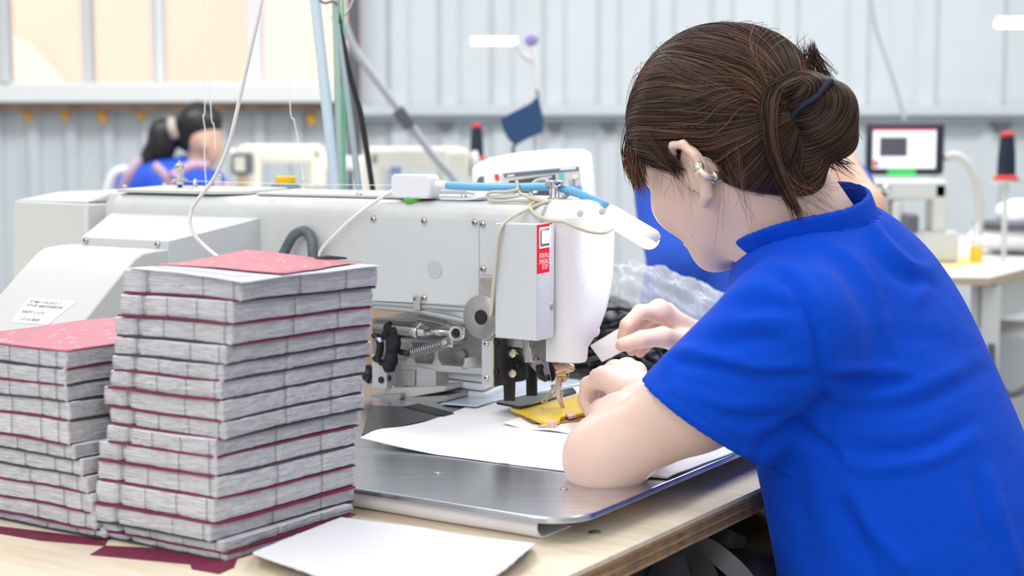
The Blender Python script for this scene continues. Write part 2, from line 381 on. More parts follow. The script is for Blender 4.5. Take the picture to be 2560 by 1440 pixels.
for k in range(6):
    jag = .0015*(k % 2)
    q = MB(); za = BENCH_Z-k*t_; zb = za-t_
    N_ = 60; P0 = []; P1 = []
    for i in range(N_+1):
        s = i/N_; p = E0+(E1-E0)*s; j = jag+(.0035*max(0, noise.noise((s*26, k*1.7, 3)))+(.012 if (k >= 3 and s < .275) else 0) if k else .0004)
        p = p+en*j; P0.append((*p[:2], za)); P1.append((*p[:2], zb))
    B1 = E1+en*DEP; B0 = E0+en*DEP
    q.hexa(P0+[(*B1[:2], za), (*B0[:2], za)], P1+[(*B1[:2], zb), (*B0[:2], zb)])
    q.build('table_board' if k == 0 else 'plywood_layer', m_ply if k == 0 else m_plyL[(k+1) % 2], bench)
m_leg = mat('bench_leg_steel', (.42, .44, .45), .5, .3)
for s, w in ((.3, .12), (1.5, .12), (.3, 1.45), (1.5, 1.45)):
    c = E0+ed*s+en*w; q = MB(); q.box((c[0], c[1], .374), (.045, .045, .748), (ed, en, ZZ)); q.build('leg', m_leg, bench)
q = MB(); c = E0+ed*.85+en*.8; q.box((c[0], c[1], .732), (1.3, .04, .034), (ed, en, ZZ)); q.build('rail', m_leg, bench)
c = tz(1487, 1333, BENCH_Z); q = MB(); q.lathe(c+ZZ*.0004, ZZ, [(.0062, 0), (.0062, .0006), (.0045, .0016), (.002, .0022)], 14)
q.build('screw_head', mat('bright_steel', (.75, .75, .74), .25, 1.0), bench, smooth='auto')

# ------------------------------------------------------------------ steel machine table top (tray) in the machine frame
def steel(name, col, rough, b_=.00003, sc=(1, 14, 1), scr=70):
    m = mat(name, col, rough, 1.0, noise_amt=.14, noise_scale=7, bump=b_, bump_scale=scr, stretch=sc); return m
m_tray = steel('scratched_steel', (.74, .77, .82), .22, .00006)
def corner(px, py): return m_z(px, py, 0.0)
ca, cb = corner(1425, 1306)
tray = thing('steel_table_top', 'scratched steel machine table top with rounded corner and screws', 'table top', M(ca+.4, cb+.35, -.012))
pts = rrect(ca, cb, ca+.86, cb+.92, .045, 8)
q = MB(); q.prism(pts, lambda x, y, h: M(x, y, h), -.0062, 0.0)
tr_o = q.build('plate', m_tray, tray, bevel=.0012)
q = MB(); q.prism(rrect(ca+.012, cb+.012, ca+.85, cb+.91, .04, 8), lambda x, y, h: M(x, y, h), -.0235, -.0064)
# the plate is carried by two battens, the roll lies in front of them
q = MB()
for aa in (ca+.12, ca+.62): q.box(M(aa, cb+.49, -.0155), (.04, .8, .0175))
q.build('batten', m_leg, tray)
m_scr = mat('screw_steel', (.60, .58, .54), .28, 1.0)
for px, py in ((1410, 1222), (1096, 1183)):
    a, b_ = corner(px, py); q = MB(); q.lathe(M(a, b_, 0.0002), ZZ, [(.0042, 0), (.004, .0008), (.002, .0012)], 16); q.build('screw', m_scr, tray, smooth='auto')
# dark base plate / slot near the mechanism
def poly_z(name, pxs, z0, z1, m, parent=None, **k):
    q = MB(); q.prism([m_z(x, y, z1) for x, y in pxs], lambda x, y, h: M(x, y, h), z0, z1); return q.build(name, m, parent, **k)
m_base = mat('dark_base_steel', (.20, .21, .22), .35, .8, noise_amt=.5, noise_scale=160, detail=8)
poly_z('base_plate', [(925, 1012), (905, 1085), (1108, 1040), (1010, 1016)], .0002, .0016, m_base, tray, bevel=.0003)
poly_z('edge_strip', [(1010, 1016), (1108, 1040), (1135, 1032), (1045, 1008)], .0002, .0024, mat('black_steel', (.02, .02, .022), .4, .2), tray)

# white sheet lying on the plate, its left corner lifted
def cloth_sheet(name, outline, m, zf, th=.0009, h=.006, parent=None, kind=None, z=.0006):
    """thin sheet from a pixel outline on the plate, height zf(a,b) above it"""
    P = np.array([m_z(x, y, z) for x, y in outline]); lo = P.min(0); hi = P.max(0)
    n = ((hi-lo)/h).astype(int)+2; A = np.linspace(lo[0], hi[0], n[0]); B = np.linspace(lo[1], hi[1], n[1])
    def inside(x, y):
        c = False; j = len(P)-1
        for i in range(len(P)):
            if (P[i, 1] > y) != (P[j, 1] > y) and x < (P[j, 0]-P[i, 0])*(y-P[i, 1])/(P[j, 1]-P[i, 1]+1e-12)+P[i, 0]: c = not c
            j = i
        return c
    def near(x, y):
        best = 1e9; bp = (x, y)
        for i in range(len(P)):
            p, q_ = P[i], P[(i+1) % len(P)]; d = q_-p; t = max(0, min(1, ((x-p[0])*d[0]+(y-p[1])*d[1])/(d@d))); c = p+d*t
            dd = (c[0]-x)**2+(c[1]-y)**2
            if dd < best: best = dd; bp = c
        return bp, math.sqrt(best)
    cellh = max(A[1]-A[0], B[1]-B[0]); idx = {}; vs = []
    for i, x in enumerate(A):
        for j, y in enumerate(B):
            ins = inside(x, y)
            if ins: idx[i, j] = len(vs); bp, dd = near(x, y); vs.append(((bp if dd < cellh*.35 else (x, y)), 1))
            else:
                bp, dd = near(x, y)
                if dd < cellh*.75: idx[i, j] = len(vs); vs.append((bp, 0))
    fs = []
    for i in range(len(A)-1):
        for j in range(len(B)-1):
            k = [(i, j), (i+1, j), (i+1, j+1), (i, j+1)]
            if all(t in idx for t in k): fs.append([idx[t] for t in k])
    top = [M(p[0], p[1], z+zf(p[0], p[1])) for p, _ in vs]
    o = link_mesh(name, top, fs, m, parent, True, kind)
    md = o.modifiers.new('solid', 'SOLIDIFY'); md.thickness = th; md.offset = 1
    return o
m_paper = mat('white_sheet', (.86, .87, .89), .42, noise_amt=.02, noise_scale=20, bump=.0002, bump_scale=30)
la, lb = corner(905, 1100)
ot = [(900, 1112), (1110, 1040), (1190, 1008), (1225, 985), (1300, 985), (1500, 955), (1680, 1000), (1850, 1080), (1838, 1132), (1760, 1160), (1668, 1199), (1430, 1181), (1240, 1157)]
cloth = cloth_sheet('white_sheet', ot, m_paper, lambda a, b_: .010*max(0, 1-math.hypot(a-la, b_-lb)/.12)**1.3+.0015*math.exp(-((b_-lb-.02)/.03)**2)+.0008*(1+noise.noise((a*14, b_*14, 0))))
tag(cloth, 'large smooth white sheet lying on the steel table top under the needle', 'sheet')
WLOC[cloth.name] = np.array(cloth.location)
# small curled fabric scrap with dark edge, brown card, pink clip, bluish film
m_scrap = mat('scrap_cloth', (.84, .83, .81), .8, bump=.0003, bump_scale=300)
sc = cloth_sheet('fabric_scrap', [(1255, 1063), (1300, 1048), (1420, 1042), (1500, 1052), (1490, 1090), (1420, 1086), (1345, 1079)], m_scrap,
                 lambda a, b_: .0022+.0012*math.sin(a*90), z=.0012)
tag(sc, 'small pale fabric scrap with a dark rim under the yellow template', 'fabric scrap')
bc = cloth_sheet('brown_card', [(1285, 1045), (1395, 1020), (1500, 1030), (1478, 1058), (1400, 1066), (1330, 1062)], mat('brown_felt', (.36, .22, .13), .9, noise_amt=.3, noise_scale=90), lambda a, b_: .0034, z=.0016)
tag(bc, 'brown felt piece lying just below the yellow template', 'felt piece')
fl = cloth_sheet('blue_film', [(1100, 1012), (1180, 985), (1250, 965), (1400, 950), (1480, 960), (1330, 985), (1240, 1005), (1190, 1022)], mat('film_blue', (.60, .68, .80), .15, spec=.8), lambda a, b_: .0026+.001*math.sin(a*30+b_*20), z=.0012)
tag(fl, 'pale blue plastic film lying flat behind the needle', 'plastic film')
pa, pb = corner(1380, 1078)
clip = thing('pink_clip', 'small pink plastic clip on the white sheet in front of the template', 'clip', M(pa, pb, .002))
m_pink = mat('pink_plastic', (.78, .50, .50), .4)
q = MB(); q.box(M(pa, pb, .0075), (.009, .010, .009)); q.build('clip_head', m_pink, clip, bevel=.0012)
q = MB(); q.tube([M(pa+.004, pb, .006), M(pa+.017, pb-.003, .0045)], [.0028, .0012], 8); q.tube([M(pa+.004, pb, .009), M(pa+.015, pb+.003, .0065)], [.002, .001], 8); q.build('clip_jaw', m_pink, clip, smooth=True)

# ------------------------------------------------------------------ rolled white sheet under the plate
m_roll = mat('white_foam_sheet', (.90, .89, .93), .5)
ra, rb = m_z(1338, 1350, BENCH_Z-TRAY_Z); ra -= .004; rb -= .006           # front right end of the roll on the bench
q = MB(); prof = []
for k in range(13):
    t = R(-90-180*k/12); prof.append((.0115*math.cos(t)*1.05, .0118*math.sin(t)))
prof = [(.048, -.0122), (.024, -.0120)]+prof+[(.03, .0118), (.052, .0105)]
inn = [(x, y+(.0014 if y < -.005 else (-.0014 if y > .005 else 0)), ) for x, y in prof]
inn = [(x+(.0016 if x < .0 else 0), y) for x, y in inn]
L_ = .46
vs = []; n = len(prof)
for hh in np.linspace(0, L_, 12):
    w = .0006*math.sin(hh*40)
    vs += [M(ra+hh, rb+.014+x+w, y-.0125) for x, y in prof]+[M(ra+hh, rb+.014+x+w, y-.0125) for x, y in inn]
fs = []
for i in range(11):
    o_ = i*2*n
    for k in range(n-1):
        fs.append((o_+k, o_+k+1, o_+2*n+k+1, o_+2*n+k)); fs.append((o_+n+k+1, o_+n+k, o_+3*n+k, o_+3*n+k+1))
    fs.append((o_, o_+2*n, o_+3*n, o_+n)); fs.append((o_+n-1, o_+2*n-1, o_+4*n-1, o_+3*n-1))
for k in range(n-1): fs.append((k, n+k, n+k+1, k+1)); e = 11*2*n; fs.append((e+k, e+k+1, e+n+k+1, e+n+k))
q.add(vs, fs); ro = q.build('rolled_sheet', m_roll, smooth='auto'); tag(ro, 'white foam sheet folded into a U under the steel plate edge', 'foam sheet')

# ------------------------------------------------------------------ flat grey cloth pack at the front
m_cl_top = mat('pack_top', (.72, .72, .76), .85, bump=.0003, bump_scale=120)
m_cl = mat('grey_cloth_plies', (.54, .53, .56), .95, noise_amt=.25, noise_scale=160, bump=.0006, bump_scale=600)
m_ink = mat('charcoal_paper', (.055, .055, .065), .8)
BZ = BENCH_Z-TRAY_Z
pk = thing('cloth_pack', 'flat pack of light grey cloth plies lying in front on the bench', 'cloth pack', M(*m_z(980, 1400, BZ), BZ))
po = [(635, 1382), (855, 1297), (1336, 1362), (1220, 1450), (1190, 1475), (800, 1440)]
def ply(name, z0, z1, off, m, amp=.0008, seed=0, parent=pk):
    P = [np.array(m_z(x, y, z1)) for x, y in po]; c = sum(P)/len(P); ring = []
    for i in range(len(P)):
        p, r_ = P[i], P[(i+1) % len(P)]; nn = max(2, int(np.linalg.norm(r_-p)/.004))
        for k in range(nn):
            s = p+(r_-p)*k/nn; d = (s-c)/np.linalg.norm(s-c); ring.append(s+d*(off+amp*noise.noise((s[0]*220, s[1]*220, seed))))
    wob = lambda p: .0012*noise.noise((p[0]*16, p[1]*16, 1))+(.003*max(0, noise.noise((p[0]*9, p[1]*9, 4))))
    q = MB(); q.hexa([M(p[0], p[1], z0+(wob(p) if z0 > BZ+.001 else 0)) for p in ring], [M(p[0], p[1], z1+wob(p)) for p in ring]); return q.build(name, m, parent)
ply('charcoal_backing', BZ+.0001, BZ+.0022, -.003, m_ink, .001, 1)
zc = BZ+.0024
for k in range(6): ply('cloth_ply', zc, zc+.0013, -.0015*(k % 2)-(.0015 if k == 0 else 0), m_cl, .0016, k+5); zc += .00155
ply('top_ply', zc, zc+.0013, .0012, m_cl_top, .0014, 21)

# ------------------------------------------------------------------ stacks of cut cloth bundles
m_mar = mat('maroon_paper', (.20, .012, .055), .6, noise_amt=.3, noise_scale=60)
m_red = mat('red_paper', (.62, .10, .16), .38, spec=.6)
m_cloth = mat('grey_knit', (.74, .74, .79), .95, noise_amt=.24, noise_scale=42, bump=.0009, bump_scale=60, detail=5, stretch=(1, 1, 15))
m_seam = mat('seam_thread', (.09, .09, .10), .9)
def ring_pts(F, U, V, LU, LV, r=.004, step=.0026):
    """closed perimeter starting at the front corner; returns points, outward normals and running length with side id"""
    c = [F, F+V*LV, F+V*LV+U*LU, F+U*LU]; out = []
    for i in range(4):
        p, q_ = c[i], c[(i+1) % 4]; d = q_-p; L = np.linalg.norm(d); d = d/L; nrm = np.array([d[1], -d[0], 0]); stp = step if i in (0, 3) else step*3
        n = int(L/stp)
        for k in range(n): s = (k+.5)/n*L; out.append((p+d*s, nrm, s if i == 0 else (L-s if i == 3 else s), i))
    return out
def bundle(idx, F, z0, z1, U, V, LU, LV, seams_u, seams_v, label, group, div, seed, tilt=(0, 0)):
    F = np.array([F[0], F[1], 0.0]); ctr = F+U*LU/2+V*LV/2
    o = thing('cloth_bundle', label, 'cloth bundle', (ctr[0], ctr[1], z0), group)
    ring = ring_pts(F, U, V, LU, LV); plies = 7; rows = []; hN = plies*2+1
    rise = lambda p: tilt[0]*float((np.array([p[0], p[1], 0])-F)@U)+tilt[1]*float((np.array([p[0], p[1], 0])-F)@V)
    sag = lambda p: .0030*noise.noise((p[0]*10+seed*.22, p[1]*10, seed*.17))
    n = len(ring); vs = []
    for k in range(hN):
        f = k/(hN-1); inset = .0016 if k % 2 == 0 else -.0002
        for (p, nr, s, side) in ring:
            seam = 0
            for q_ in (seams_v if side in (0, 2) else seams_u):
                seam = max(seam, math.exp(-((s-q_[0])/q_[1])**2)*q_[2])
            w = .0013*noise.noise((s*60, side*7+seed, f*2.2))+.0009*noise.noise((s*330, side*3+k*1.9, seed))+.0035*math.sin(math.pi*f)*.35
            zz = z0+.0009+(z1-z0-.0018)*f+sag(p)+.00045*noise.noise((s*160, k*2.1, seed))+f*rise(p)
            zz -= .0022*math.exp(-min(s, 9)/.02)*(.5-f) if side in (0, 3) else 0
            q = p+nr*(w-inset-(seam*.0045 if seam < .6 else seam*.0085)); vs.append((q[0], q[1], zz))
    fs = []
    for k in range(hN-1):
        for i in range(n): j = (i+1) % n; fs.append((k*n+i, k*n+j, (k+1)*n+j, (k+1)*n+i))
    fs.append(tuple(range(n))[::-1]); fs.append(tuple((hN-1)*n+i for i in range(n)))
    link_mesh('cloth_plies', vs, fs, m_cloth, o, True)
    # divider sheets under the bundle: one maroon, one charcoal, each peeking out a little
    for mm, nm, off, dz, sd in div:
        q0 = []; q1 = []
        for (p, nr, s, side) in ring[::2]:
            e = off[0 if side in (0, 2) else 1]+.0012*noise.noise((s*45, side*5+sd, seed*1.3))
            z = z0+sag(p)+dz; q = p+nr*e; th = .0007+.0005*max(0, noise.noise((s*20, sd, seed)))
            q0.append((q[0], q[1], z-th)); q1.append((q[0], q[1], z+th))
        b_ = MB(); b_.hexa(q0, q1); b_.build(nm, mm, o)
    # stitched threads: thin vertical lines
    q = MB()
    for side, ss in ((0, seams_v), (3, seams_u)):
        D, LL, nrm = (V, LV, None) if side == 0 else (U, LU, None)
        nr = np.array([V[1], -V[0], 0]) if side == 0 else np.array([-U[1], U[0], 0])
        if nr@(F-ctr) < 0: nr = -nr
        for s_, w_, d_ in ss:
            if w_ < .004:
                ptsl = []
                for k in range(6):
                    f = k/5; p = F+D*(s_+.0006*noise.noise((f*3, seed, s_*50)))+nr*(.0013-d_*.003); ptsl.append((p[0], p[1], z0+.001+(z1-z0-.002)*f+sag(p)))
                q.tube(ptsl, .00022, 5)
    if q.v: q.build('seam_thread', m_seam, o, kind='stuff')
    return o, (lambda p: sag(p)+rise(p))
ORD = ['topmost', 'second', 'third', 'fourth', 'fifth', 'sixth', 'seventh', 'eighth', 'ninth', 'tenth', 'eleventh', 'twelfth', 'thirteenth', 'fourteenth', 'lowest']
FC = [(603, 701), (601, 756), (580, 813), (578, 865), (563, 912), (557, 953), (552, 1000), (556, 1052), (563, 1096), (538, 1141), (539, 1191), (541, 1246), (533, 1306), (524, 1353), (556, 1380), (566, 1412)]
LC = [320, 305, 297, 283, 282, 277, 273, 257, 272, 262, 244, 242, 237, 228, 240, 262]
RC = [960, 949, 937, 935, 930, 933, 918, 912, 914, 900, 893, 892, 890, 889, 886, 884]
fb = at_z(564, 1404, BENCH_Z); DF = fb[1]
zs = [max(BENCH_Z+.0005, at_d(x, y, DF)[2]) for x, y in FC]; zs[-1] = BENCH_Z+.0012
rot = R(2.0); Us = UU*math.cos(rot)+np.cross(ZZ, UU)*math.sin(rot); 
def seg_len(F, D, pxt):                     # length along D at which the picture x is pxt
    lo, hi = 0.02, .6
    for _ in range(40):
        md = (lo+hi)/2; x = pix(F+D*md)[0]
        if (x-pxt)*(1 if D[0] > 0 else -1) > 0: hi = md
        else: lo = md
    return (lo+hi)/2
rv = R(-4.0); Vs = VV*math.cos(rv)+np.cross(ZZ, VV)*math.sin(rv)
looks = ['with a dark grey sheet right under it', 'over a broad maroon sheet', 'above a charcoal and a maroon sheet', 'over a plain charcoal line', 'over a thin maroon line', 'over a thick maroon line at left', 'shifted far to the left', 'set back over a dark sheet', 'over a maroon line', 'bulging and slumped to the left', 'over a thick maroon sheet', 'over an even maroon line', 'over the brightest maroon sheet', 'crumpled, over a charcoal line', 'squashed on the bench']
dstyle = [('m', 'c'), ('M', 'm'), ('c', 'm'), ('c', 'c'), ('m', 'c'), ('M', 'c'), ('m', 'c'), ('m', 'c'), ('m', 'm'), ('M', 'c'), ('m', 'm'), ('M', 'M'), ('c', 'c'), ('m', 'M'), ('c', 'm')]
top_sag = None
for i in range(15):
    F = at_d(*FC[i+1], DF-.012) if 0 else at_z(FC[i+1][0], FC[i+1][1], zs[i+1]); F = np.array([at_d(FC[i+1][0], FC[i+1][1], DF)[0], DF, 0])
    Fz = F+ZZ*zs[i+1]
    LU = seg_len(Fz, Us, LC[i+1]+3); LV = seg_len(Fz, Vs, RC[i+1]-3)
    if i == 0:
        pl_ = F+Us*LU; pr_ = F+Vs*LV; tl = ((CAMZ-301/F_PX*pl_[1]-zs[0])/LU, (CAMZ-292/F_PX*pr_[1]-zs[0])/LV)
    k1, k2 = dstyle[i]; off = {'m': .0014, 'M': .0046, 'c': .0006}
    div = [(m_mar if k1 in 'mM' else m_ink, 'maroon_divider' if k1 in 'mM' else 'charcoal_divider', (-.003 if k1 != 'M' else -.001, off[k1]), .0004, 1),
           (m_mar if k2 in 'mM' else m_ink, 'maroon_divider' if k2 in 'mM' else 'charcoal_divider', (off[k2], -.004 if k2 != 'M' else -.001), -.0004, 2)]
    su = [(LU*.80, .0034, 1.0)]+([(LU*.56, .0015, .2)] if i % 3 else [])+[(LU*.30, .0015, .15+.1*(i % 2)), (LU*.05, .0015, .25)]; sv = [(LV*(.41+.012*math.sin(i*1.3)), .0015, .35), (LV*(.74+.01*math.cos(i*1.1)), .0015, .35)]
    bo, sg = bundle(i, F, zs[i+1], zs[i], Us, Vs, LU, LV, su, sv,
        f'{ORD[i]} grey cloth bundle of the tall stack, {looks[i]}', 'bundles of the tall front stack', div, i+1, tilt=tl if i == 0 else (0, 0))
    if i == 0: top_sag, FT, LUT, LVT, ZT_ = sg, F, LU, LV, zs[0]
def over(F, U, V, quad, z, sag, name, m, th=.0004, curl=0, n=14):
    """thin sheet on a bundle top; quad in (u,v) metres"""
    quad = [np.array(q_) for q_ in quad]; vs = []; fs = []
    for i in range(n+1):
        for j in range(n+1):
            s, t = i/n, j/n; p = (quad[0]*(1-s)+quad[1]*s)*(1-t)+(quad[3]*(1-s)+quad[2]*s)*t; w = F+U*p[0]+V*p[1]
            vs.append((w[0], w[1], z+sag(w)+.0004*noise.noise((w[0]*40, w[1]*40, 2))+curl*(s*t)**3))
    for i in range(n):
        for j in range(n): a = i*(n+1)+j; fs.append((a, a+n+1, a+n+2, a+1))
    o = link_mesh(name, vs, fs, m, None, True); md = o.modifiers.new('solid', 'SOLIDIFY'); md.thickness = th; md.offset = 1; return o
def uvof(F, U, V, px, py, z, tl=(0, 0)):
    r = ray(px, py); nn = ZZ-U*tl[0]-V*tl[1]; o = np.array([0, 0, CAMZ]); t = ((np.array([F[0], F[1], z])-o)@nn)/(r@nn); p = o+r*t-F; A = np.array([[U[0], V[0]], [U[1], V[1]]]); return np.linalg.solve(A, p[:2])
def redmat():
    m = bpy.data.materials.new('red_paper_printed'); m.use_nodes = True; nt = m.node_tree; N = nt.nodes; L = nt.links; bs = N['Principled BSDF']; bs.inputs['Roughness'].default_value = .4
    tc = N.new('ShaderNodeTexCoord'); last = None
    for k, (rot, sc_, th) in enumerate(((R(22), (150, 26, 1), .70), (R(-38), (120, 22, 1), .72))):
        mp = N.new('ShaderNodeMapping'); L.new(tc.outputs['Object'], mp.inputs[0]); mp.inputs['Rotation'].default_value = (0, 0, rot); mp.inputs['Scale'].default_value = sc_
        n = N.new('ShaderNodeTexNoise'); n.inputs['Scale'].default_value = 1; n.inputs['Detail'].default_value = 1; L.new(mp.outputs[0], n.inputs['Vector'])
        r = N.new('ShaderNodeValToRGB'); r.color_ramp.elements[0].position = th-.05; r.color_ramp.elements[1].position = th; L.new(n.outputs[0], r.inputs[0])
        mx = N.new('ShaderNodeMixRGB'); L.new(r.outputs[0], mx.inputs[0]); mx.inputs[2].default_value = (.66, .27, .31, 1)
        if last is None: mx.inputs[1].default_value = (.45, .105, .165, 1)
        else: L.new(last.outputs[0], mx.inputs[1])
        last = mx
    L.new(last.outputs[0], bs.inputs['Base Color']); return m
m_redp = redmat()
zt = ZT_+.0012
m_ribbed = mat('ribbed_liner', (.66, .68, .73), .8)
ws = ribs = None
U2 = lambda px, py: uvof(FT, Us, Vs, px, py, zt, tl)
o = over(FT, Us, Vs, [U2(607, 704), U2(318, 671), U2(622, 636), U2(958, 662)], zt-.0008, top_sag, 'ribbed_liner', m_ribbed, .0006)
tag(o, 'pale ribbed cloth liner on the tall stack, under the red paper', 'liner')
q = MB()
pA, pB = U2(590, 696), U2(385, 672); dn = U2(640, 690)-U2(590, 696)
for k in range(56):
    s = k/55; c = pA*(1-s)+pB*s; e = c+(U2(700, 690)-U2(600, 703))*(.42-.12*s); w0 = FT+Us*c[0]+Vs*c[1]; w1 = FT+Us*e[0]+Vs*e[1]
    q.tube([(w0[0], w0[1], zt+top_sag(w0)+.0002), (w1[0], w1[1], zt+top_sag(w1)+.0002)], .00045, 4)
rb_o = q.build('liner_ribs', m_ribbed, o, kind='stuff')
o = over(FT, Us, Vs, [U2(708, 691), U2(384, 664), U2(620, 629), U2(905, 655)], zt+.0010, top_sag, 'red_paper', m_redp, .0003)
tag(o, 'pink red printed paper lying on top of the tall stack', 'paper')
_u = U2(835, 647); w0 = FT+Us*_u[0]+Vs*_u[1]; zt_ = zt; zt = zt+top_sag(w0)-.0005; q = MB(); q.tube([(w0[0]-.018, w0[1]+.0, zt+.0022), (w0[0]-.006, w0[1]-.002, zt+.0030), (w0[0]+.012, w0[1]+.001, zt+.0023)], [.0012, .0024, .0008], 8)
o = q.build('paper_curl', m_ink, smooth=True); tag(o, 'small dark torn strip on the red paper of the tall stack', 'paper strip'); zt = zt_
# maroon papers on the bench beneath the stacks
def bench_sheet(name, pxs, m, label, cat, z=.0002):
    P = [at_z(x, y, BENCH_Z) for x, y in pxs]; q = MB(); q.hexa([(p[0], p[1], BENCH_Z+z) for p in P], [(p[0], p[1], BENCH_Z+z+.0005) for p in P]); return tag(q.build(name, m), label, cat)
bench_sheet('maroon_paper', [(225, 1388), (262, 1366), (600, 1380), (585, 1420), (548, 1436), (480, 1424), (475, 1412)], m_mar, 'maroon paper sticking out from under the tall stack', 'paper')
# left stack
FC2 = [(152, 878), (165, 922), (162, 965), (165, 1007), (172, 1053), (170, 1112), (185, 1148), (205, 1190), (217, 1232), (228, 1281), (238, 1325), (262, 1360)]
LX2 = [-330, -325, -330, -322, -318, -310, -300, -290, -280, -270, -262, -255]
fb2 = at_z(255, 1352, BENCH_Z); DF2 = fb2[1]
zs2 = [at_d(x, y, DF2)[2] for x, y in FC2]; zs2[-1] = BENCH_Z+.0012
rot2 = R(0); U3 = UU; V3 = VV*math.cos(R(-3))+np.cross(ZZ, VV)*math.sin(R(-3))
looks2 = ['its right side in deep shade', 'over a dark gap', 'over a wavy charcoal line', 'over a maroon line at left', 'bulging, over a brownish sheet', 'thin, over a dark line', 'over a dark line, set right', 'stepped out to the right', 'over a maroon line, stepped right', 'over a maroon line near the bench', 'squashed on the bench']
for i in range(11):
    F = np.array([at_d(FC2[i+1][0], FC2[i+1][1], DF2)[0], DF2, 0]); LV = .235; LU = seg_len(F+ZZ*zs2[i+1], U3, -133+4*i); LV = min(LV, (-.447-_loc(F)[1])/(V3@VV)) if zs2[i+1] < .815 else LV
    k1, k2 = [('c', 'm'), ('m', 'c'), ('c', 'c'), ('m', 'c'), ('m', 'c'), ('c', 'c'), ('c', 'm'), ('m', 'c'), ('m', 'm'), ('m', 'c'), ('c', 'm')][i]
    div = [(m_mar if k1 == 'm' else m_ink, 'maroon_divider' if k1 == 'm' else 'charcoal_divider', (-.003, .0014), .0004, 1),
           (m_mar if k2 == 'm' else m_ink, 'maroon_divider' if k2 == 'm' else 'charcoal_divider', (.0012, -.004), -.0004, 2)]
    su = [(.035, .002, .4), (.075, .0015, .3), (.15, .0015, .3), (.012, .0015, .3)]; sv = [(.10, .0015, .3)]
    nm = ORD[i] if i < 10 else 'lowest'
    bo, sg = bundle(i, F, zs2[i+1], zs2[i], U3, V3, LU, LV, su, sv, f'{nm} grey cloth bundle of the lower left stack, {looks2[i]}', 'bundles of the lower left stack', div, i+40)
    if i == 0: s2, F2, Z2, LU2 = sg, F, zs2[0], LU+.002
o = over(F2, U3, V3, [(-.002, -.002), (LU2, -.002), (LU2, .237), (-.002, .237)], Z2+.0010, s2, 'red_paper', m_redp, .0004)
tag(o, 'large pink red printed paper covering the lower left stack', 'paper')
bench_sheet('maroon_paper', [(-60, 1325), (-60, 1310), (270, 1350), (262, 1366), (100, 1352)], m_mar, 'maroon paper under the lower left stack', 'paper')
# ------------------------------------------------------------------ the pattern sewing machine
BF = -.062
m_gry = mat('machine_grey_paint', (.60, .61, .61), .38, noise_amt=.05, noise_scale=40, bump=.00012, bump_scale=260)
m_grs = mat('machine_grey_smooth', (.59, .61, .62), .4)
m_wht = mat('machine_white_paint', (.76, .755, .75), .32, bump=.00035, bump_scale=240)
m_whs = mat('machine_white_smooth', (.74, .74, .735), .35)
m_lid = mat('lid_paint', (.55, .555, .545), .4)
m_crm = mat('chrome', (.70, .69, .68), .16, 1.0)
m_alu = mat('cast_aluminium', (.44, .44, .43), .42, .75, bump=.0002, bump_scale=300)
m_stl = mat('plain_steel', (.50, .48, .46), .34, .9, noise_amt=.15, noise_scale=60)
m_blk = mat('black_oxide', (.018, .018, .02), .38, .3)
m_blu = mat('copper_steel', (.80, .62, .50), .2, 1.0)
m_tape = mat('black_tape', (.008, .008, .012), .7, bump=.0008, bump_scale=160)
mach = thing('sewing_machine', 'large pale grey industrial pattern sewing machine with white rounded head on the steel table top', 'sewing machine', M(.35, .0, 0.0))
def mesh_b(name, pxs, b, th, m, parent=mach, **k):         # plate from its outline on plane b, thickness away from the viewer side
    q = MB(); q.prism([m_b(x, y, b) for x, y in pxs], lambda a, z, h: M(a, b+h, z), 0, th); return q.build(name, m, parent, **k)
def ang_path(*p): return p
aR, _ = m_b(1348, 540, BF); a_side, _ = m_b(650, 545, BF)
z_c = np.mean([m_b(893, 522, BF)[1], m_b(1260, 536, BF)[1], m_b(650, 512, BF)[1]])
z_b = np.mean([m_b(942, 752, BF)[1], m_b(1164, 768, BF)[1]])
z_t = z_c+.0145
a_end = m_b(281, 540, BF)[0]
# arm: long casting with a rounded shoulder, sloping sides at the top
prof = [(BF, z_b), (BF, z_c-.012), (BF+.0012, z_c-.003), (BF+.003, z_c), (BF+.012, z_c+.0095), (BF+.022, z_t-.003), (BF+.030, z_t-.0015), (.046, z_t+.003), (.056, z_t-.006), (.058, z_b)]
q = MB(); q.prism(prof, lambda b_, z, h: M(h, b_, z), aR, a_end); q.build('arm', m_gry, mach, bevel=.0015)
q = MB(); q.prism([(BF+.018, z_b), (BF+.018, z_c-.006), (BF+.030, z_t-.002), (.045, z_t), (.050, z_b)], lambda b_, z, h: M(h, b_, z), a_end-.002, a_end+.10); q.build('neck', m_gry, mach, bevel=.002)
# bed column behind the stacks carrying the arm
q = MB(); q.box(M(a_end-.02, -.002, z_b/2), (.20, .11, z_b)); q.build('column', m_gry, mach, bevel=.004)
# raised ledge of the arm above the slanted cover
q = MB(); zz = [m_b(x, y, BF-.004)[1] for x, y in ((281, 501), (281, 528))]
# slanted cover
a2 = m_b(276, 530, BF)[0]
b1, z1 = m_a(420, 602, a_side); b1b, z1b = m_a(420, 622, a_side); z0s = m_b(650, 544, BF)[1]
lo, hi = a_side, a_side+.8
for _ in range(40):
    md = (lo+hi)/2
    if pix(M(md, b1, z1))[0] > 204: lo = md
    else: hi = md
a2f = lo; PR = [(BF+.002, z0s), (b1, z1), (b1, z1b), (b1+.001, z1b-.16), (BF+.002, z1b-.16)]
q = MB(); q.hexa([M(a_side, b_, z) for b_, z in PR], [M(a2f if k in (1, 2, 3) else a2, b_, z) for k, (b_, z) in enumerate(PR)])
q.build('slanted_cover', m_grs, mach, bevel=.0016)
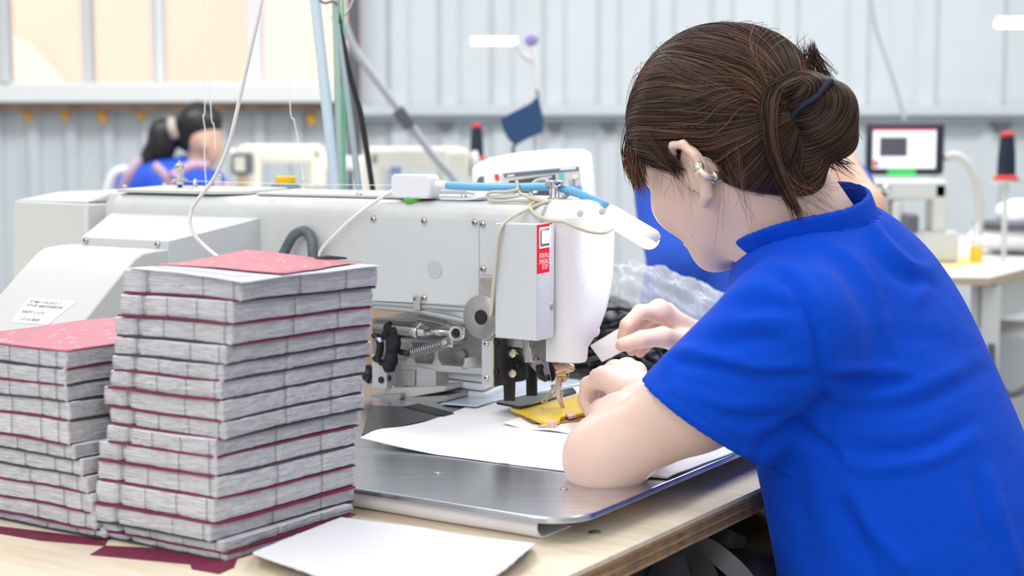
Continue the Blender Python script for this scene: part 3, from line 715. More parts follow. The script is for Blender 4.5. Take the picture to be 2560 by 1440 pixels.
# hood with the inventory label: profile in the plane of its right side
hp = [(418, 623), (385, 627), (358, 633), (340, 645), (300, 690), (225, 783), (170, 851), (120, 912)]
HP = [m_a(x, y, a_side+.0006) for x, y in hp]; HP = [(b1-.0005, HP[0][1])]+HP[1:]
# left end where the top edge begins at picture x = 98
lo, hi = a_side, a_side+.8
for _ in range(40):
    md = (lo+hi)/2
    if pix(M(md, HP[2][0], HP[2][1]))[0] > 112: lo = md
    else: hi = md
a_hl = lo
out = [(b1, HP[-1][1])]
q = MB(); q.prism(HP+[(HP[-1][0], HP[-1][1]-.05), (b1+.05, HP[-1][1]-.05), (b1+.05, HP[0][1]-.002)], lambda b_, z, h: M(h, b_, z), a_side+.0006, a_hl)
hood = q.build('hood', m_lid, mach, bevel=.0022)
q = MB(); q.box(M((a_side+a_hl)/2, b1-.02, (HP[-1][1]-.05)/2), (a_hl-a_side-.02, .10, HP[-1][1]-.05)); q.build('stand', m_grs, mach, bevel=.004)
# motor box
zbt = m_b(240, 508, BF)[1]; a_bx = m_b(240, 540, BF)[0]; bb, _ = m_a(216, 540, a_bx); zbx = m_a(216, 508, a_bx)[1]
lo, hi = a_bx, a_bx+.8
for _ in range(40):
    md = (lo+hi)/2
    if pix(M(md, bb, zbx))[0] > 32: lo = md
    else: hi = md
a_bl = lo
q = MB(); n0 = [M(a_bx, bb, .03), M(a_bl+.012, bb, .03), M(a_bl+.02, .06, .03), M(a_bx, .06, .03)]
n1 = [M(a_bx, bb, zbx), M(a_bl, bb, zbx+.001), M(a_bl, .06, zbx+.001), M(a_bx, .06, zbx)]
q.hexa(n0, n1); q.build('motor_box', m_grs, mach, bevel=.004)
ztb = m_a(240, 466, a_bx)[1] if 0 else zbx+.014
q = MB(); q.hexa([M(a_bx, bb+.001, zbx+.0005), M(a_bl, bb+.001, zbx+.0005), M(a_bl, .058, zbx+.0005), M(a_bx, .058, zbx+.0005)],
                 [M(a_bx, bb+.045, ztb), M(a_bl-.05, bb+.045, ztb), M(a_bl-.05, .03, ztb), M(a_bx, .03, ztb)]); q.build('motor_lid', m_lid, mach, bevel=.004)
# lids on the arm top
def top_lid(x0, x1, bl, h, cham=.0, nm='lid'):
    a0 = m_z(x0, 480, z_t)[0]; lo_, hi_ = -.05, 1.2
    def afor(px):
        lo, hi = -.1, 1.3
        for _ in range(40):
            md = (lo+hi)/2
            if pix(M(md, bl, z_t))[0] > px: lo = md
            else: hi = md
        return lo
    aa, ab = afor(x1), afor(x0)
    tz_ = lambda b_: z_t-.0013+(b_-bl)/(.044-bl)*.0038
    P = [(aa+cham, bl), (ab, bl), (ab, .042), (aa, .042), (aa, bl+.02)]
    q = MB(); q.hexa([M(a, b_, tz_(b_)) for a, b_ in P], [M(a, b_, tz_(b_)+h) for a, b_ in P]); return q.build(nm, m_lid, mach, bevel=.0007)
top_lid(292, 600, -.052, .0045, .05); top_lid(640, 1235, -.038, .0032, .02)
# front panels
def panel(nm, pxs, th=.0012, m=m_grs): return mesh_b(nm, pxs, BF-th, th, m, bevel=.0004)
panel('side_panel', [(925, 540), (1197, 549), (1197, 764), (925, 752)])
panel('side_panel', [(1200, 549), (1290, 553), (1290, 690), (1200, 687)])
mesh_b('zinc_plate', [(1200, 694), (1250, 695), (1250, 750), (1200, 746)], BF-.0008, .0008, m_stl)
def screw(px, py, b, r=.0036, nm='screw', m=m_scr, n=16):
    a, z = m_b(px, py, b); o_ = M(a, b, z); q = MB(); q.lathe(o_, -VV, [(r*1.25, 0), (r*1.25, .0006), (r, .0007), (r*.95, .0022), (r*.55, .0030), (0.0004, .0031)], n)
    s = q.build(nm, m, mach, smooth='auto'); q = MB(); t = R(35)
    for k in range(2):
        d = UU*math.cos(t+k*math.pi/2)+ZZ*math.sin(t+k*math.pi/2); q.box(o_-VV*.0030, (r*1.1, r*.22, .0008), (d, np.cross(-VV, d), -VV))
    q.build('slot', m_blk, s); return s
for x, y in ((934, 547), (1060, 552), (1187, 556), (1207, 560), (1208, 672), (1040, 747), (1061, 745)): screw(x, y, BF-.0014)
for x, y in ((215, 601), (394, 610)):
    screw(x, y, b1-.0004, .0034)
q = MB(); a, z = m_b(1087, 673, BF-.0012); q.lathe(M(a, BF-.0012, z), -VV, [(.0115, 0), (.0112, .0007), (.004, .0009)], 28); q.build('plug', mat('plug_grey', (.50, .51, .54), .45), mach, smooth='auto')
# pipes under the panels with their clamp
def tube_px(nm, pts, r, m, b=None, d=None, parent=mach, n=8, sub=6, **k):
    P = []
    for p in pts:
        bb_ = p[2] if len(p) > 2 else b; a, z = m_b(p[0], p[1], bb_); P.append(M(a, bb_, z))
    q = MB(); q.tube(smooth_path(P, sub) if len(P) > 2 else P, r, n); return q.build(nm, m, parent, smooth=True, **k)
m_pipe = mat('painted_pipe', (.42, .44, .46), .35, .4)
tube_px('pipe', [(900, 756), (1040, 765), (1180, 776)], .0034, m_pipe, -.060); tube_px('pipe', [(900, 766), (1030, 776), (1085, 786), (1175, 806)], .0034, m_pipe, -.060)
mesh_b('clamp', [(1033, 739), (1050, 740), (1050, 776), (1033, 775)], BF-.0045, .001, m_scr, bevel=.0004)
# black plastic sleeve over the pipes, disc thread wheel
a, z = m_b(1203, 793, -.092); q = MB(); q.lathe(M(a, -.092, z), -VV, [(.0255, -.006), (.0262, -.0055), (.0262, -.0006), (.0252, 0), (.0001, .0003)], 44)
disc = q.build('pulley_disc', m_stl, mach, smooth='auto'); q = MB(); q.lathe(M(a, -.0923, z), -VV, [(.0088, 0), (.0086, .0012), (.0001, .0013)], 24); q.build('hub', m_blk, disc, smooth='auto')
q = MB(); q.lathe(M(a, -.086, z), VV, [(.007, 0), (.007, .026)], 16); q.build('axle', m_stl, disc, smooth='auto')
# head: white casting, plan section a straight body ending in a round nose
def plan_ring(z, a_n, bh=.054, a_s=aR+.001, n=18, b0=None, exn=2.4):
    b0 = -(.054-bh) if b0 is None and z < .2 else 0.0
    pts = [(a_s, b0-bh), (a_s, b0+bh)]; L = min(.060, (a_s-a_n)*.8); ac = a_n+L; out = []
    for k in range(n+1):
        t = -math.pi/2+math.pi*k/n; c, s = math.cos(t), math.sin(t)
        out.append((ac-L*abs(c)**(2/exn), b0+bh*math.copysign(abs(s)**(2/exn), s)))
    return [(a_s, b0-bh)]+out+[(a_s, b0+bh)]
def nose_for(pxx, z, bh):
    lo, hi = -.25, aR-.01
    for _ in range(40):
        md = (lo+hi)/2; mx = max(pix(M(a, b_, z))[0] for a, b_ in plan_ring(z, md, bh))
        if mx > pxx: lo = md
        else: hi = md
    return (lo+hi)/2
aN = nose_for(1533, .17, .054)
def zpx(py, a=None): # height at the head's nearest flank
    return m_b(1420, py, -.05)[1]
rings = []
zt_ = z_c+.016
for (py, sx, bh) in ((908, 1464, .018), (900, 1468, .020), (872, 1470, .022), (862, 1478, .026), (825, 1500, .035), (790, 1515, .045), (740, 1528, .052), (690, 1533, .054), (600, 1535, .054), (546, 1535, .054)):
    z = zpx(py); rings.append((z, nose_for(sx, z, bh), bh, aR+.001 if py < 800 else aR-.004))
vs = []; NR = len(plan_ring(0, aN))
for z, an, bh, as_ in rings: vs += [M(a, b_, z) for a, b_ in plan_ring(z, an, bh, as_)]
z = zt_-.001; vs += [M(a, b_, z) for a, b_ in plan_ring(z, rings[-1][1]+.014, .040, aR+.001)]
vs += [M(a, b_, zt_) for a, b_ in plan_ring(zt_, rings[-1][1]+.018, .036, aR+.001)]
nr = len(vs)//NR; fs = []
for i in range(nr-1):
    for k in range(NR): k2 = (k+1) % NR; fs.append((i*NR+k, i*NR+k2, (i+1)*NR+k2, (i+1)*NR+k))
fs.append(tuple(range(NR))[::-1]); fs.append(tuple((nr-1)*NR+k for k in range(NR)))
q = MB(); q.add(vs, fs); head = q.build('head_casting', m_wht, mach, bevel=.0014)
# grey discs painting in the shade of the top-edge dents; plugs, hole discs
for x, y in ((1452, 536), (1507, 531)):
    a, z = m_b(x, y, -.046); q = MB(); q.lathe(M(a, -.0475, z+.001), -VV+ZZ*.3, [(.0042, 0), (.0036, .0004), (.0001, .0005)], 14); q.build('dent_shade_disc', mat('dent_shadow', (.50, .50, .50), .5), head, smooth='auto')
def on_nose(px, py):
    """first hit of the view ray with the head casting's surface"""
    r = ray(px, py); o = np.array([0, 0, CAMZ])
    for d in np.arange(1.45, 2.1, .0008):
        p = o+r*(d/r[1]); a, b_, z = _loc(p)
        for k in range(len(rings)-1):
            if rings[k][0] <= z <= rings[k+1][0]:
                f = (z-rings[k][0])/(rings[k+1][0]-rings[k][0]+1e-9); an = rings[k][1]*(1-f)+rings[k+1][1]*f; bh = rings[k][2]*(1-f)+rings[k+1][2]*f
                L = .060; ac = an+L
                if a > an and abs(b_) < bh:
                    if a >= ac or (abs((ac-a)/L)**2.4+abs(b_/bh)**2.4) < 1:
                        n = UU*(-max(0, (ac-a)/L)**1.4)/L+VV*math.copysign(abs(b_/bh)**1.4, b_)/bh; return p, n/np.linalg.norm(n)
    return at_d(px, py, 1.75), -VV
for x, y, r_ in ((1476, 783, .0075), (1486, 828, .0075)):
    p, n = on_nose(x, y); q = MB(); q.lathe(p-n*.0005, n, [(r_, 0), (r_*.97, .0012), (r_*.8, .0022), (.0003, .0026)], 24); q.build('rubber_plug', m_whs, head, smooth='auto')
m_hole = mat('hole_shade', (.10, .10, .10), .6)  # flat dark discs paint in the shade inside the holes
for x, y, r_ in ((1427, 883, .0052), (1414, 884, .0022), (1440, 880, .0022)):
    p, n = on_nose(x, y); q = MB(); q.lathe(p-n*.0006, n, [(r_, 0), (r_*.9, .0009), (.0003, .0009)], 18); q.build('hole_shade_disc', m_hole, head, smooth='auto')
# box cover with the emergency stop
bK = -.094; bK2 = -.058; aK1 = m_b(1343, 700, bK)[0]; aK0 = m_b(1237, 700, bK)[0]
zK1 = m_b(1343, 561, bK)[1]; zK0 = m_b(1343, 853, bK)[1]
q = MB(); q.prism([(aK1, bK), (aK0, bK), (aK0, bK2), (aK1-.001, bK2)], lambda a, b_, h: M(a, b_, h), zK0, zK1); q.build('box_cover', m_grs, mach, bevel=.0013)
a, z = m_b(1377, 765, -.063); q = MB(); o_ = M(aK1-.0006, -.063, m_a(1377, 765, aK1)[1]); q.lathe(o_, -UU, [(.0046, 0), (.0046, .0005), (.0034, .0006), (.0034, .0022), (.0001, .0024)], 14); q.build('screw', m_scr, mach, smooth='auto')
# sticker on the cover's right face: coordinates (b, z) at a = aK1
def s_pt(px, py): return m_a(px, py, aK1-.0004)
eps = .0004
m_sred = mat('sticker_red', (.78, .012, .03), .7, spec=.1)
stk = [s_pt(1342, 563), s_pt(1380, 557), s_pt(1381, 678), s_pt(1342, 685)]
def face_plate(name, pts, h0, h1, m, parent): q = MB(); q.prism(pts, lambda b_, z, h: M(aK1-h, b_, z), h0, h1); return q.build(name, m, parent)
sticker = face_plate('warning_sticker', stk, eps, eps+.0003, m_sred, mach)
face_plate('switch_frame', [s_pt(1347.5, 569), s_pt(1374, 565.5), s_pt(1374.5, 617), s_pt(1347.5, 622)], .0007, .0010, m_white, sticker)
face_plate('switch_well', [s_pt(1350, 573), s_pt(1372, 569.5), s_pt(1372, 613.5), s_pt(1350, 617)], .0010, .0012, m_blk, sticker)
face_plate('rocker', [s_pt(1351.5, 577.5), s_pt(1372, 575.5), s_pt(1372, 607), s_pt(1351.5, 609.5)], .0012, .0024, mat('rocker_grey', (.62, .62, .68), .35), sticker)
def text_mesh(name, s, size, org, ex, ey, m, parent, sx=1.0, align='CENTER', ext=.00004):
    c = bpy.data.curves.new(name, 'FONT'); c.body = s; c.size = size; c.align_x = align; c.align_y = 'CENTER'; c.extrude = ext/2
    t = bpy.data.objects.new(name, c); COL.objects.link(t); dg = bpy.context.evaluated_depsgraph_get(); dg.update()
    me = bpy.data.meshes.new_from_object(t.evaluated_get(dg)); bpy.data.objects.remove(t)
    if len(me.vertices) == 0: return None
    n = np.cross(ex, ey); vs = [org+ex*v.co.x*sx+ey*v.co.y+n*(v.co.z) for v in me.vertices]; fs = [tuple(p.vertices) for p in me.polygons]
    q = MB(); q.add(vs, fs); return q.build(name, m, parent)
m_ink2 = mat('sticker_white_ink', (.88, .80, .78), .5)
def s_w(px, py, h=.0009): b_, z = s_pt(px, py); return M(aK1-h, b_, z)
text_mesh('sticker_lettering', '紧急停止', .0066, s_w(1360.5, 639), VV, ZZ, m_ink2, sticker, .86)
text_mesh('sticker_lettering', 'EMERGRNCY', .0078, s_w(1360.5, 654), VV, ZZ, m_ink2, sticker, .50)
text_mesh('sticker_lettering', 'STOP', .0078, s_w(1361.5, 667.5), VV, ZZ, m_ink2, sticker, .70)
# inventory label on the hood slope
hb0, hz0 = m_a(300, 690, a_side); hb1, hz1 = m_a(225, 783, a_side)
sl = np.array([HP[5][0]-HP[4][0], HP[5][1]-HP[4][1]]); sl = sl/np.linalg.norm(sl); eD = VV*sl[0]+ZZ*sl[1]; nH = np.cross(eD, UU); nH = nH if nH@VV < 0 else -nH
H0 = M(a_side, HP[4][0], HP[4][1])
def on_hood(px, py, h=.0):
    r = ray(px, py); o = np.array([0, 0, CAMZ]); t = ((H0+nH*h-o)@nH)/(r@nH); return o+r*t
L4 = [on_hood(x, y) for x, y in ((73, 745), (192, 754), (120, 812), (27, 806))]
q = MB(); q.hexa([p+nH*.0002 for p in L4], [p+nH*.0005 for p in L4]); lab = q.build('inventory_label', mat('label_paper', (.84, .85, .88), .5), mach)
ex = (L4[1]-L4[0])/np.linalg.norm(L4[1]-L4[0]); ey = np.cross(nH, ex)
m_lt = mat('label_ink', (.10, .10, .12), .6)
for s, px, py, sz in (('资产编码: A-HB-2020-03-17', 75, 755, .0042), ('资产名称: 电脑花样机缝纫设备', 67, 764, .0042), ('规格型号: JC-A2770', 55, 780, .0042), ('公司: A区-缝纫部', 50, 798, .0042)):
    text_mesh('label_lettering', s, sz*1.25, on_hood(px, py)+nH*.0007, ex, ey, m_lt, lab, .9, 'LEFT')

# ---- needle group below the head
mesh_b('bracket_bar', [(1248, 845), (1306, 850), (1306, 870), (1252, 862)], -.070, .01, m_stl, bevel=.0005)
mesh_b('face_plate', [(1328, 846), (1374, 846), (1375, 870), (1376, 904), (1360, 912), (1328, 880)], -.050, .02, mat('dark_face', (.26, .25, .24), .35, .8), bevel=.002)
sb = mesh_b('side_block', [(1204, 849), (1232, 852), (1232, 967), (1204, 962)], -.085, .012, mat('satin_steel', (.66, .67, .69), .4, .6), bevel=.0006)
mesh_b('brass_edge', [(1230, 852), (1234, 852), (1234, 968), (1230, 967)], -.0852, .004, mat('brass_strip', (.72, .70, .50), .35, .8))
mesh_b('black_block', [(1234, 843), (1253, 850), (1252, 964), (1234, 968)], -.083, .016, m_blk, bevel=.0008)
for x, y in ((1216, 858), (1217, 944)): screw(x, y, -.0852, .003, m=m_crm)
for x, y in ((1241, 857), (1241, 928)): screw(x, y, -.0834, .003, m=m_blk)
mesh_b('presser_bracket', [(1252, 857), (1284, 869), (1287, 884), (1316, 907), (1317, 946), (1304, 953), (1285, 956), (1284, 1003), (1259, 1003), (1258, 965), (1252, 962)], -.052, .004, m_blk, bevel=.0008)
mesh_b('presser_bracket', [(1314, 900), (1339, 906), (1340, 990), (1315, 990)], -.020, .004, m_blk, bevel=.0008)
for x, y in ((1281, 883), (1281, 933)):
    a, z = m_b(x, y, -.056); q = MB(); o_ = M(a, -.054, z); q.lathe(o_, -VV-UU*.3, [(.0048, 0), (.0048, .006), (.0032, .0062), (.0030, .0092), (.0016, .0093), (.0015, .0088), (.0001, .0087)], 14)
    q.build('guide_roller', mat('pale_brass', (.80, .72, .52), .3, .7), mach, smooth='auto')
screw(1294, 915, -.0525, .003, m=m_blk)
zF = .0105
q = MB(); q.prism([m_z(x, y, zF+.003) for x, y in ((1241, 1005), (1300, 1016), (1325, 1011), (1441, 978), (1432, 968), (1400, 974), (1335, 985), (1292, 992))], lambda a, b_, h: M(a, b_, h), zF, zF+.003)
q.build('foot_plate', mat('black_glossy', (.02, .02, .024), .18, .3), mach, bevel=.0005)
# crank, linkages
mesh_b('link_plate', [(1284, 864), (1330, 866), (1316, 906), (1305, 905)], -.046, .002, m_stl, bevel=.0004)
mesh_b('clamp_block', [(1303, 850), (1322, 850), (1322, 868), (1303, 868)], -.062, .012, m_crm, bevel=.0005)
mesh_b('clamp_block', [(1306, 868), (1326, 868), (1331, 905), (1311, 907)], -.058, .012, mat('bright_bracket', (.72, .71, .70), .22, .9), bevel=.0006)
mesh_b('lever_plate', [(1318, 908), (1334, 903), (1365, 895), (1371, 910), (1379, 953), (1363, 954), (1355, 945)], -.050, .0022, m_crm, bevel=.0005)
tube_px('black_lever', [(1346, 918), (1347, 932), (1353, 944), (1364, 948)], .0028, m_blk, -.053)
a, z = m_b(1364, 946, -.053); q = MB(); q.lathe(M(a, -.052, z), -VV, [(.0040, 0), (.0040, .003), (.0030, .0036), (.0001, .0036)], 16); q.build('lever_knob', m_blk, mach, smooth='auto')
a, z = m_b(1346, 918, -.053); q = MB(); q.lathe(M(a, -.052, z), -VV, [(.0034, 0), (.0034, .002), (.0001, .002)], 14); q.build('lever_knob', m_blk, mach, smooth='auto')
a, z = m_b(1383, 928, -.045); a2_, z2_ = m_b(1433, 918, -.02)
pA_, pB_ = M(a, -.045, z), M(a2_, -.02, z2_); dA = (pB_-pA_); LA = np.linalg.norm(dA)
q = MB(); q.lathe(pA_, dA, [(.0095, -.004), (.0098, 0), (.0070, .0004), (.0070, LA*.45), (.0058, LA*.47), (.0050, LA*.9), (.0036, LA)], 22); q.build('thread_cylinder', m_blu, mach, smooth='auto')
q = MB(); q.lathe(pA_, dA, [(.0115, -.0052), (.0118, -.0040), (.0100, -.0035)], 22); q.build('cylinder_rim', m_blk, mach, smooth='auto')
mesh_b('needle_bar', [(1389, 945), (1399, 945), (1400, 990), (1413, 1030), (1408, 1031), (1390, 995)], -.012, .003, m_blu, bevel=.0006)
mesh_b('foot_shank', [(1377, 962), (1392, 960), (1392, 990), (1384, 994), (1377, 988)], -.008, .003, m_crm, bevel=.0006)
mesh_b('needle_clamp', [(1402, 940), (1412, 938), (1414, 955), (1404, 958)], -.006, .004, m_blu, bevel=.0006)
a, z = m_b(1403, 945, 0); a_, z_ = m_b(1405, 1032, 0); q = MB(); q.tube([M(a, 0, z), M(a_*.5+a*.5, 0, (z+z_)/2), M(a_, 0, .006)], [.0011, .0009, .0005], 8); q.build('needle', m_crm, mach, smooth=True)
q = MB(); a_, z_ = m_b(1405, 1022, 0); q.lathe(M(a_, 0, z_-.001), ZZ, [(.0022, 0), (.0024, .002), (.0018, .0052), (.0009, .006)], 12); q.build('presser_ring', m_crm, mach, smooth='auto')
tube_px('wire_hook', [(1378, 972), (1370, 985), (1355, 1001), (1358, 1007), (1365, 1004), (1368, 999)], .0009, mat('brass_wire', (.80, .70, .30), .3, .8), -.016, sub=5)
tube_px('sewing_thread', [(1426, 905, -.02), (1421, 940, -.012), (1412, 962, -.004), (1407, 985, -.002), (1405, 1025, -.002)], .0003, mat('thread_white', (.85, .85, .85), .5), n=5)
# yellow template
m_yel = mat('yellow_acrylic', (.90, .62, .02), .3, spec=.5)
ty = thing('sewing_template', 'bright yellow acrylic sewing template clamped under the needle', 'template', M(0, 0, .005))
tp = [(1276, 1019), (1372, 1059), (1400, 1050), (1400, 1043), (1414, 1038), (1416, 1032), (1424, 1040), (1463, 1031), (1490, 1010), (1480, 978), (1438, 981), (1400, 989), (1340, 1003)]
q = MB(); P = [m_z(x, y, .0098) for x, y in tp]; q.prism(P, lambda a, b_, h: M(a, b_, h), .0055, .0098); q.build('template_plate', m_yel, ty, bevel=.0006)
q = MB(); P = [m_z(x, y, .0104) for x, y in ((1325, 1011), (1400, 1000), (1452, 984), (1440, 979), (1395, 989), (1335, 1003))]; q.prism(P, lambda a, b_, h: M(a, b_, h), .0099, .0103); q.build('white_strip', m_white, ty)
q = MB(); P = [m_z(x, y, .0104) for x, y in ((1413, 1034), (1424, 1041), (1440, 1037), (1430, 1030))]; q.prism(P, lambda a, b_, h: M(a, b_, h), .0068, .0103); q.build('pink_pad', m_pink, ty, bevel=.0004)
# ---- bed arm mechanism behind (at b = +.01)
bm_ = .012
def mb2(nm, pxs, b=bm_, th=.01, m=m_alu, **k): return mesh_b(nm, pxs, b, th, m, bevel=.001, **k)
mb2('casting_plate', [(930, 796), (985, 788), (1075, 784), (1150, 803), (1215, 838), (1215, 930), (1090, 915), (988, 905), (930, 905)], .030, .03)
mb2('casting_rail', [(985, 903), (1100, 911), (1215, 922), (1215, 938), (1100, 930), (985, 921)], .004, .03, mat('bright_cast', (.70, .70, .69), .35, .6))
mb2('casting_rail', [(985, 846), (1100, 851), (1135, 856), (1135, 861), (985, 853)], .004, .03, MATS['bright_cast'])
for x0, x1, y0, y1, w in ((1022, 1030, 850, 905, 5), (1086, 1094, 852, 912, 6), (1160, 1166, 895, 922, 5)):
    mb2('casting_rib', [(x0, y0), (x1, y0), (x1+1, y1-14), (x1+w+4, y1+3), (x0-w-4, y1+3), (x0-1, y1-14)], .004, .03, MATS['bright_cast'])
mb2('casting_top', [(935, 792), (1010, 782), (1085, 782), (1160, 812), (1120, 812), (1060, 798), (1000, 796)], .000, .06, mat('cream_cast', (.78, .77, .72), .35, .2))
a, z = m_b(1152, 887, .024); q = MB(); q.lathe(M(a, .030, z), -VV, [(.0066, 0), (.0066, .004), (.0058, .005), (.0001, .005)], 20); q.build('boss', m_alu, mach, smooth='auto')
def cyl_px(nm, p0, p1, prof, m, b0, b1_=None, parent=mach, n=20):
    b1_ = b0 if b1_ is None else b1_; a0, z0 = m_b(*p0, b0); a1, z1_ = m_b(*p1, b1_); A_ = M(a0, b0, z0); B_ = M(a1, b1_, z1_); d = B_-A_; L = np.linalg.norm(d)
    q = MB(); q.lathe(A_, d, [(r, h*L) for r, h in prof], n); return q.build(nm, m, parent, smooth='auto')
air = cyl_px('air_cylinder', (945, 818), (1040, 826), [(.0110, 0), (.0112, .02), (.0112, .98), (.0100, 1)], mat('polished_barrel', (.42, .41, .38), .18, 1.0), -.030)
cyl_px('air_cylinder_nut', (1036, 826), (1066, 830), [(.0080, 0), (.0105, .1), (.0110, .4), (.0105, .5), (.0075, .55), (.0065, 1)], m_crm, -.030)
cyl_px('air_cylinder_nut', (1064, 829), (1082, 830), [(.0042, 0), (.0045, .5), (.0035, 1)], m_crm, -.030, n=6)
cyl_px('piston_rod', (1075, 828), (1135, 830), [(.0030, 0), (.0030, .25), (.0060, .3), (.0060, .55), (.0050, .6), (.0052, 1)], m_crm, -.030)
cyl_px('air_cylinder', (1050, 797), (1115, 812), [(.0062, 0), (.0062, .75), (.0066, .8), (.0066, 1)], m_crm, .0)
cyl_px('piston_rod', (1115, 812), (1160, 822), [(.0045, 0), (.0045, .3), (.0022, .32), (.0022, 1)], m_crm, .0)
a, z = m_b(1146, 832, -.032); q = MB(); q.lathe(M(a, -.032, z), -VV-UU*.15, [(.0060, 0), (.0095, .0002), (.0098, .0022), (.0098, .0068), (.0092, .0080), (.0064, .0082), (.0060, .0078)], 26, cap=False); q.build('rod_eye', mat('eye_ring', (.74, .74, .72), .25, .8), mach, smooth='auto')
a, z = m_b(1140, 831, -.040); q = MB(); q.ball(M(a, -.037, z), .0058, 16); q.build('eye_bearing', m_blk, mach, smooth=True)
# spring
A_ = M(*[m_b(1026, 884, -.028)[0], -.028, m_b(1026, 884, -.028)[1]]); B_ = M(*[m_b(1120, 856, -.028)[0], -.028, m_b(1120, 856, -.028)[1]]); dS = B_-A_; xS, yS, zS = frame(dS)
pts = []; turns = 17
for k in range(turns*14+1):
    t = k/(turns*14); an = 2*math.pi*turns*t; pts.append(A_+dS*t+(xS*math.cos(an)+yS*math.sin(an))*.0062)
q = MB(); q.tube(pts, .00075, 6); q.build('tension_spring', mat('spring_zinc', (.62, .64, .66), .25, 1.0), mach, smooth=True)
q = MB(); q.tube([A_-dS*.05, B_+dS*.03], .0048, 12); q.build('spring_core', mat('spring_dark', (.25, .26, .28), .4, .6), mach, smooth='auto')
q = MB(); q.lathe(B_-dS*.1, dS, [(.0072, 0), (.0078, .003), (.0074, .009), (.003, .012)], 18); q.build('spring_cap', m_crm, mach, smooth='auto')
# black tape wrapped hoses
for pts_ in ([(968, 812), (985, 835), (975, 870), (982, 915)], [(985, 818), (992, 850), (972, 890), (975, 930)], [(962, 830), (975, 850), (985, 885), (970, 905)]):
    tube_px('taped_hose', pts_, [.007+.002*math.sin(k*.9) for k in range(19)], m_tape, -.036, n=10)
tube_px('black_stub', [(1000, 880), (1026, 885)], .004, m_blk, -.032)
mb2('foot_column', [(988, 918), (1040, 920), (1040, 985), (1090, 985), (1088, 925), (1042, 915)], .002, .05, mat('cast_light', (.62, .62, .62), .45, .4))
mb2('foot_column', [(980, 912), (1038, 918), (1036, 982), (978, 975)], .010, .03, MATS['cast_light'])
for i, (x0, x1, y0, y1, z0, z1, mm) in enumerate(((962, 1112, 966, 994, .012, .020, 'cast_light'), (1010, 1118, 990, 1016, .004, .011, 'cast_aluminium'), (925, 1000, 985, 1010, .003, .009, 'cast_aluminium'))):
    mesh_b('foot_rail', [(x0, y0+4), (x1, y0), (x1, y0+12), (x0+60 if i == 0 else x0+20, y1), (x0, y1-6)], -.012-.006*i, .05, MATS[mm], bevel=.0008)
mesh_b('end_block', [(929, 884), (948, 886), (966, 905), (966, 972), (930, 970)], -.022, .02, MATS['cast_light'], bevel=.001)
for x, y, b_ in ((953, 906, -.023), (953, 950, -.023), (972, 945, -.016)): screw(x, y, b_, .0036, m=m_blk)
def bolt(px, py, b_, r=.0045, m=m_crm):
    a, z = m_b(px, py, b_); q = MB(); q.lathe(M(a, b_, z-.004), ZZ, [(r*1.3, 0), (r*1.3, .0015), (r, .0016), (r, .006), (r*.7, .0075), (.0002, .0078)], 16); q.build('bolt', m, mach, smooth='auto')
for x, y, b_ in ((985, 966, -.006), (1018, 970, -.006), (987, 1000, -.02), (1115, 965, .03)): bolt(x, y, b_)
tube_px('black_hose', [(935, 835), (950, 855), (948, 885), (938, 900)], .005, m_blk, -.034); tube_px('steel_stub', [(938, 846), (957, 850)], .0035, m_crm, -.036); tube_px('black_cap', [(914, 928), (932, 942)], .011, m_blk, -.015, n=14)
mesh_b('rail_cover', [(905, 1012), (1010, 1020), (1048, 1012), (1048, 1020), (1010, 1028), (905, 1020)], -.052, .004, m_stl)
# brown packing card and white film lying behind the bed arm
cd = thing('brown_card_box', 'piece of brown card showing behind the bed arm beside the tall stack', 'card', M(*m_z(965, 1010, 0), 0))
q = MB(); a, z = m_b(965, 785, .30); q.box(M(a, .30, z/2), (.16, .05, z+.02)); q.build('card_panel', mat('brown_card', (.60, .38, .22), .8), cd)
wb = thing('white_cloth_pile', 'heap of bright white cloth pieces behind the bed arm of the machine', 'cloth pile', M(*m_z(1170, 975, 0), 0))
for k in range(4):
    z0 = .001+.011*k; e = 5*k
    P = [M(*m_z(x, y-8*0, .001), 0) for x, y in ((1082+e, 985), (1215-e, 1000), (1270-e, 975), (1230, 955), (1095, 958))]
    q = MB(); q.hexa([p+ZZ*z0 for p in P], [p+ZZ*(z0+.009) for p in P]); q.build('cloth_piece', m_paper, wb, bevel=.003)
# ---- thread tensioner on the left lid
def onlid(px, py, h=.005): return m_z(px, py, z_t+h)
a, b_ = onlid(450, 469); t_o = M(a, b_, z_t+.0052)
q = MB(); q.lathe(t_o, ZZ, [(.0036, 0), (.0036, .004)], 16); tn = q.build('tensioner', m_blk, mach, smooth='auto')
q = MB(); q.lathe(t_o, ZZ, [(.0044, .004), (.0050, .0075), (.0115, .0078), (.0118, .0092), (.0050, .0096), (.0112, .0100), (.0116, .0114), (.0070, .0122), (.0028, .0125), (.0028, .030), (.0060, .0262), (.0066, .0285), (.0066, .0325), (.0040, .0335), (.0030, .0365), (.0008, .0372), (.0006, .040)], 22); q.build('tension_discs', m_crm, tn, smooth='auto')
pts = []
for k in range(5*14): t = k/(5*14); an = 2*math.pi*5*t; pts.append(t_o+ZZ*(.0128+.0125*t)+(UU*math.cos(an)+VV*math.sin(an))*(.0072-.0028*t))
q = MB(); q.tube(pts, .00055, 5); q.build('coil', m_crm, tn, smooth=True)
q = MB(); q.tube([t_o+ZZ*.0095+UU*.010, t_o+ZZ*.0085-UU*.030], .0010, 6); q.lathe(t_o+ZZ*.000-UU*.030, ZZ, [(.0035, 0), (.0030, .004), (.0030, .010), (.0018, .0125)], 12); q.build('thread_guide', m_crm, tn, smooth='auto')
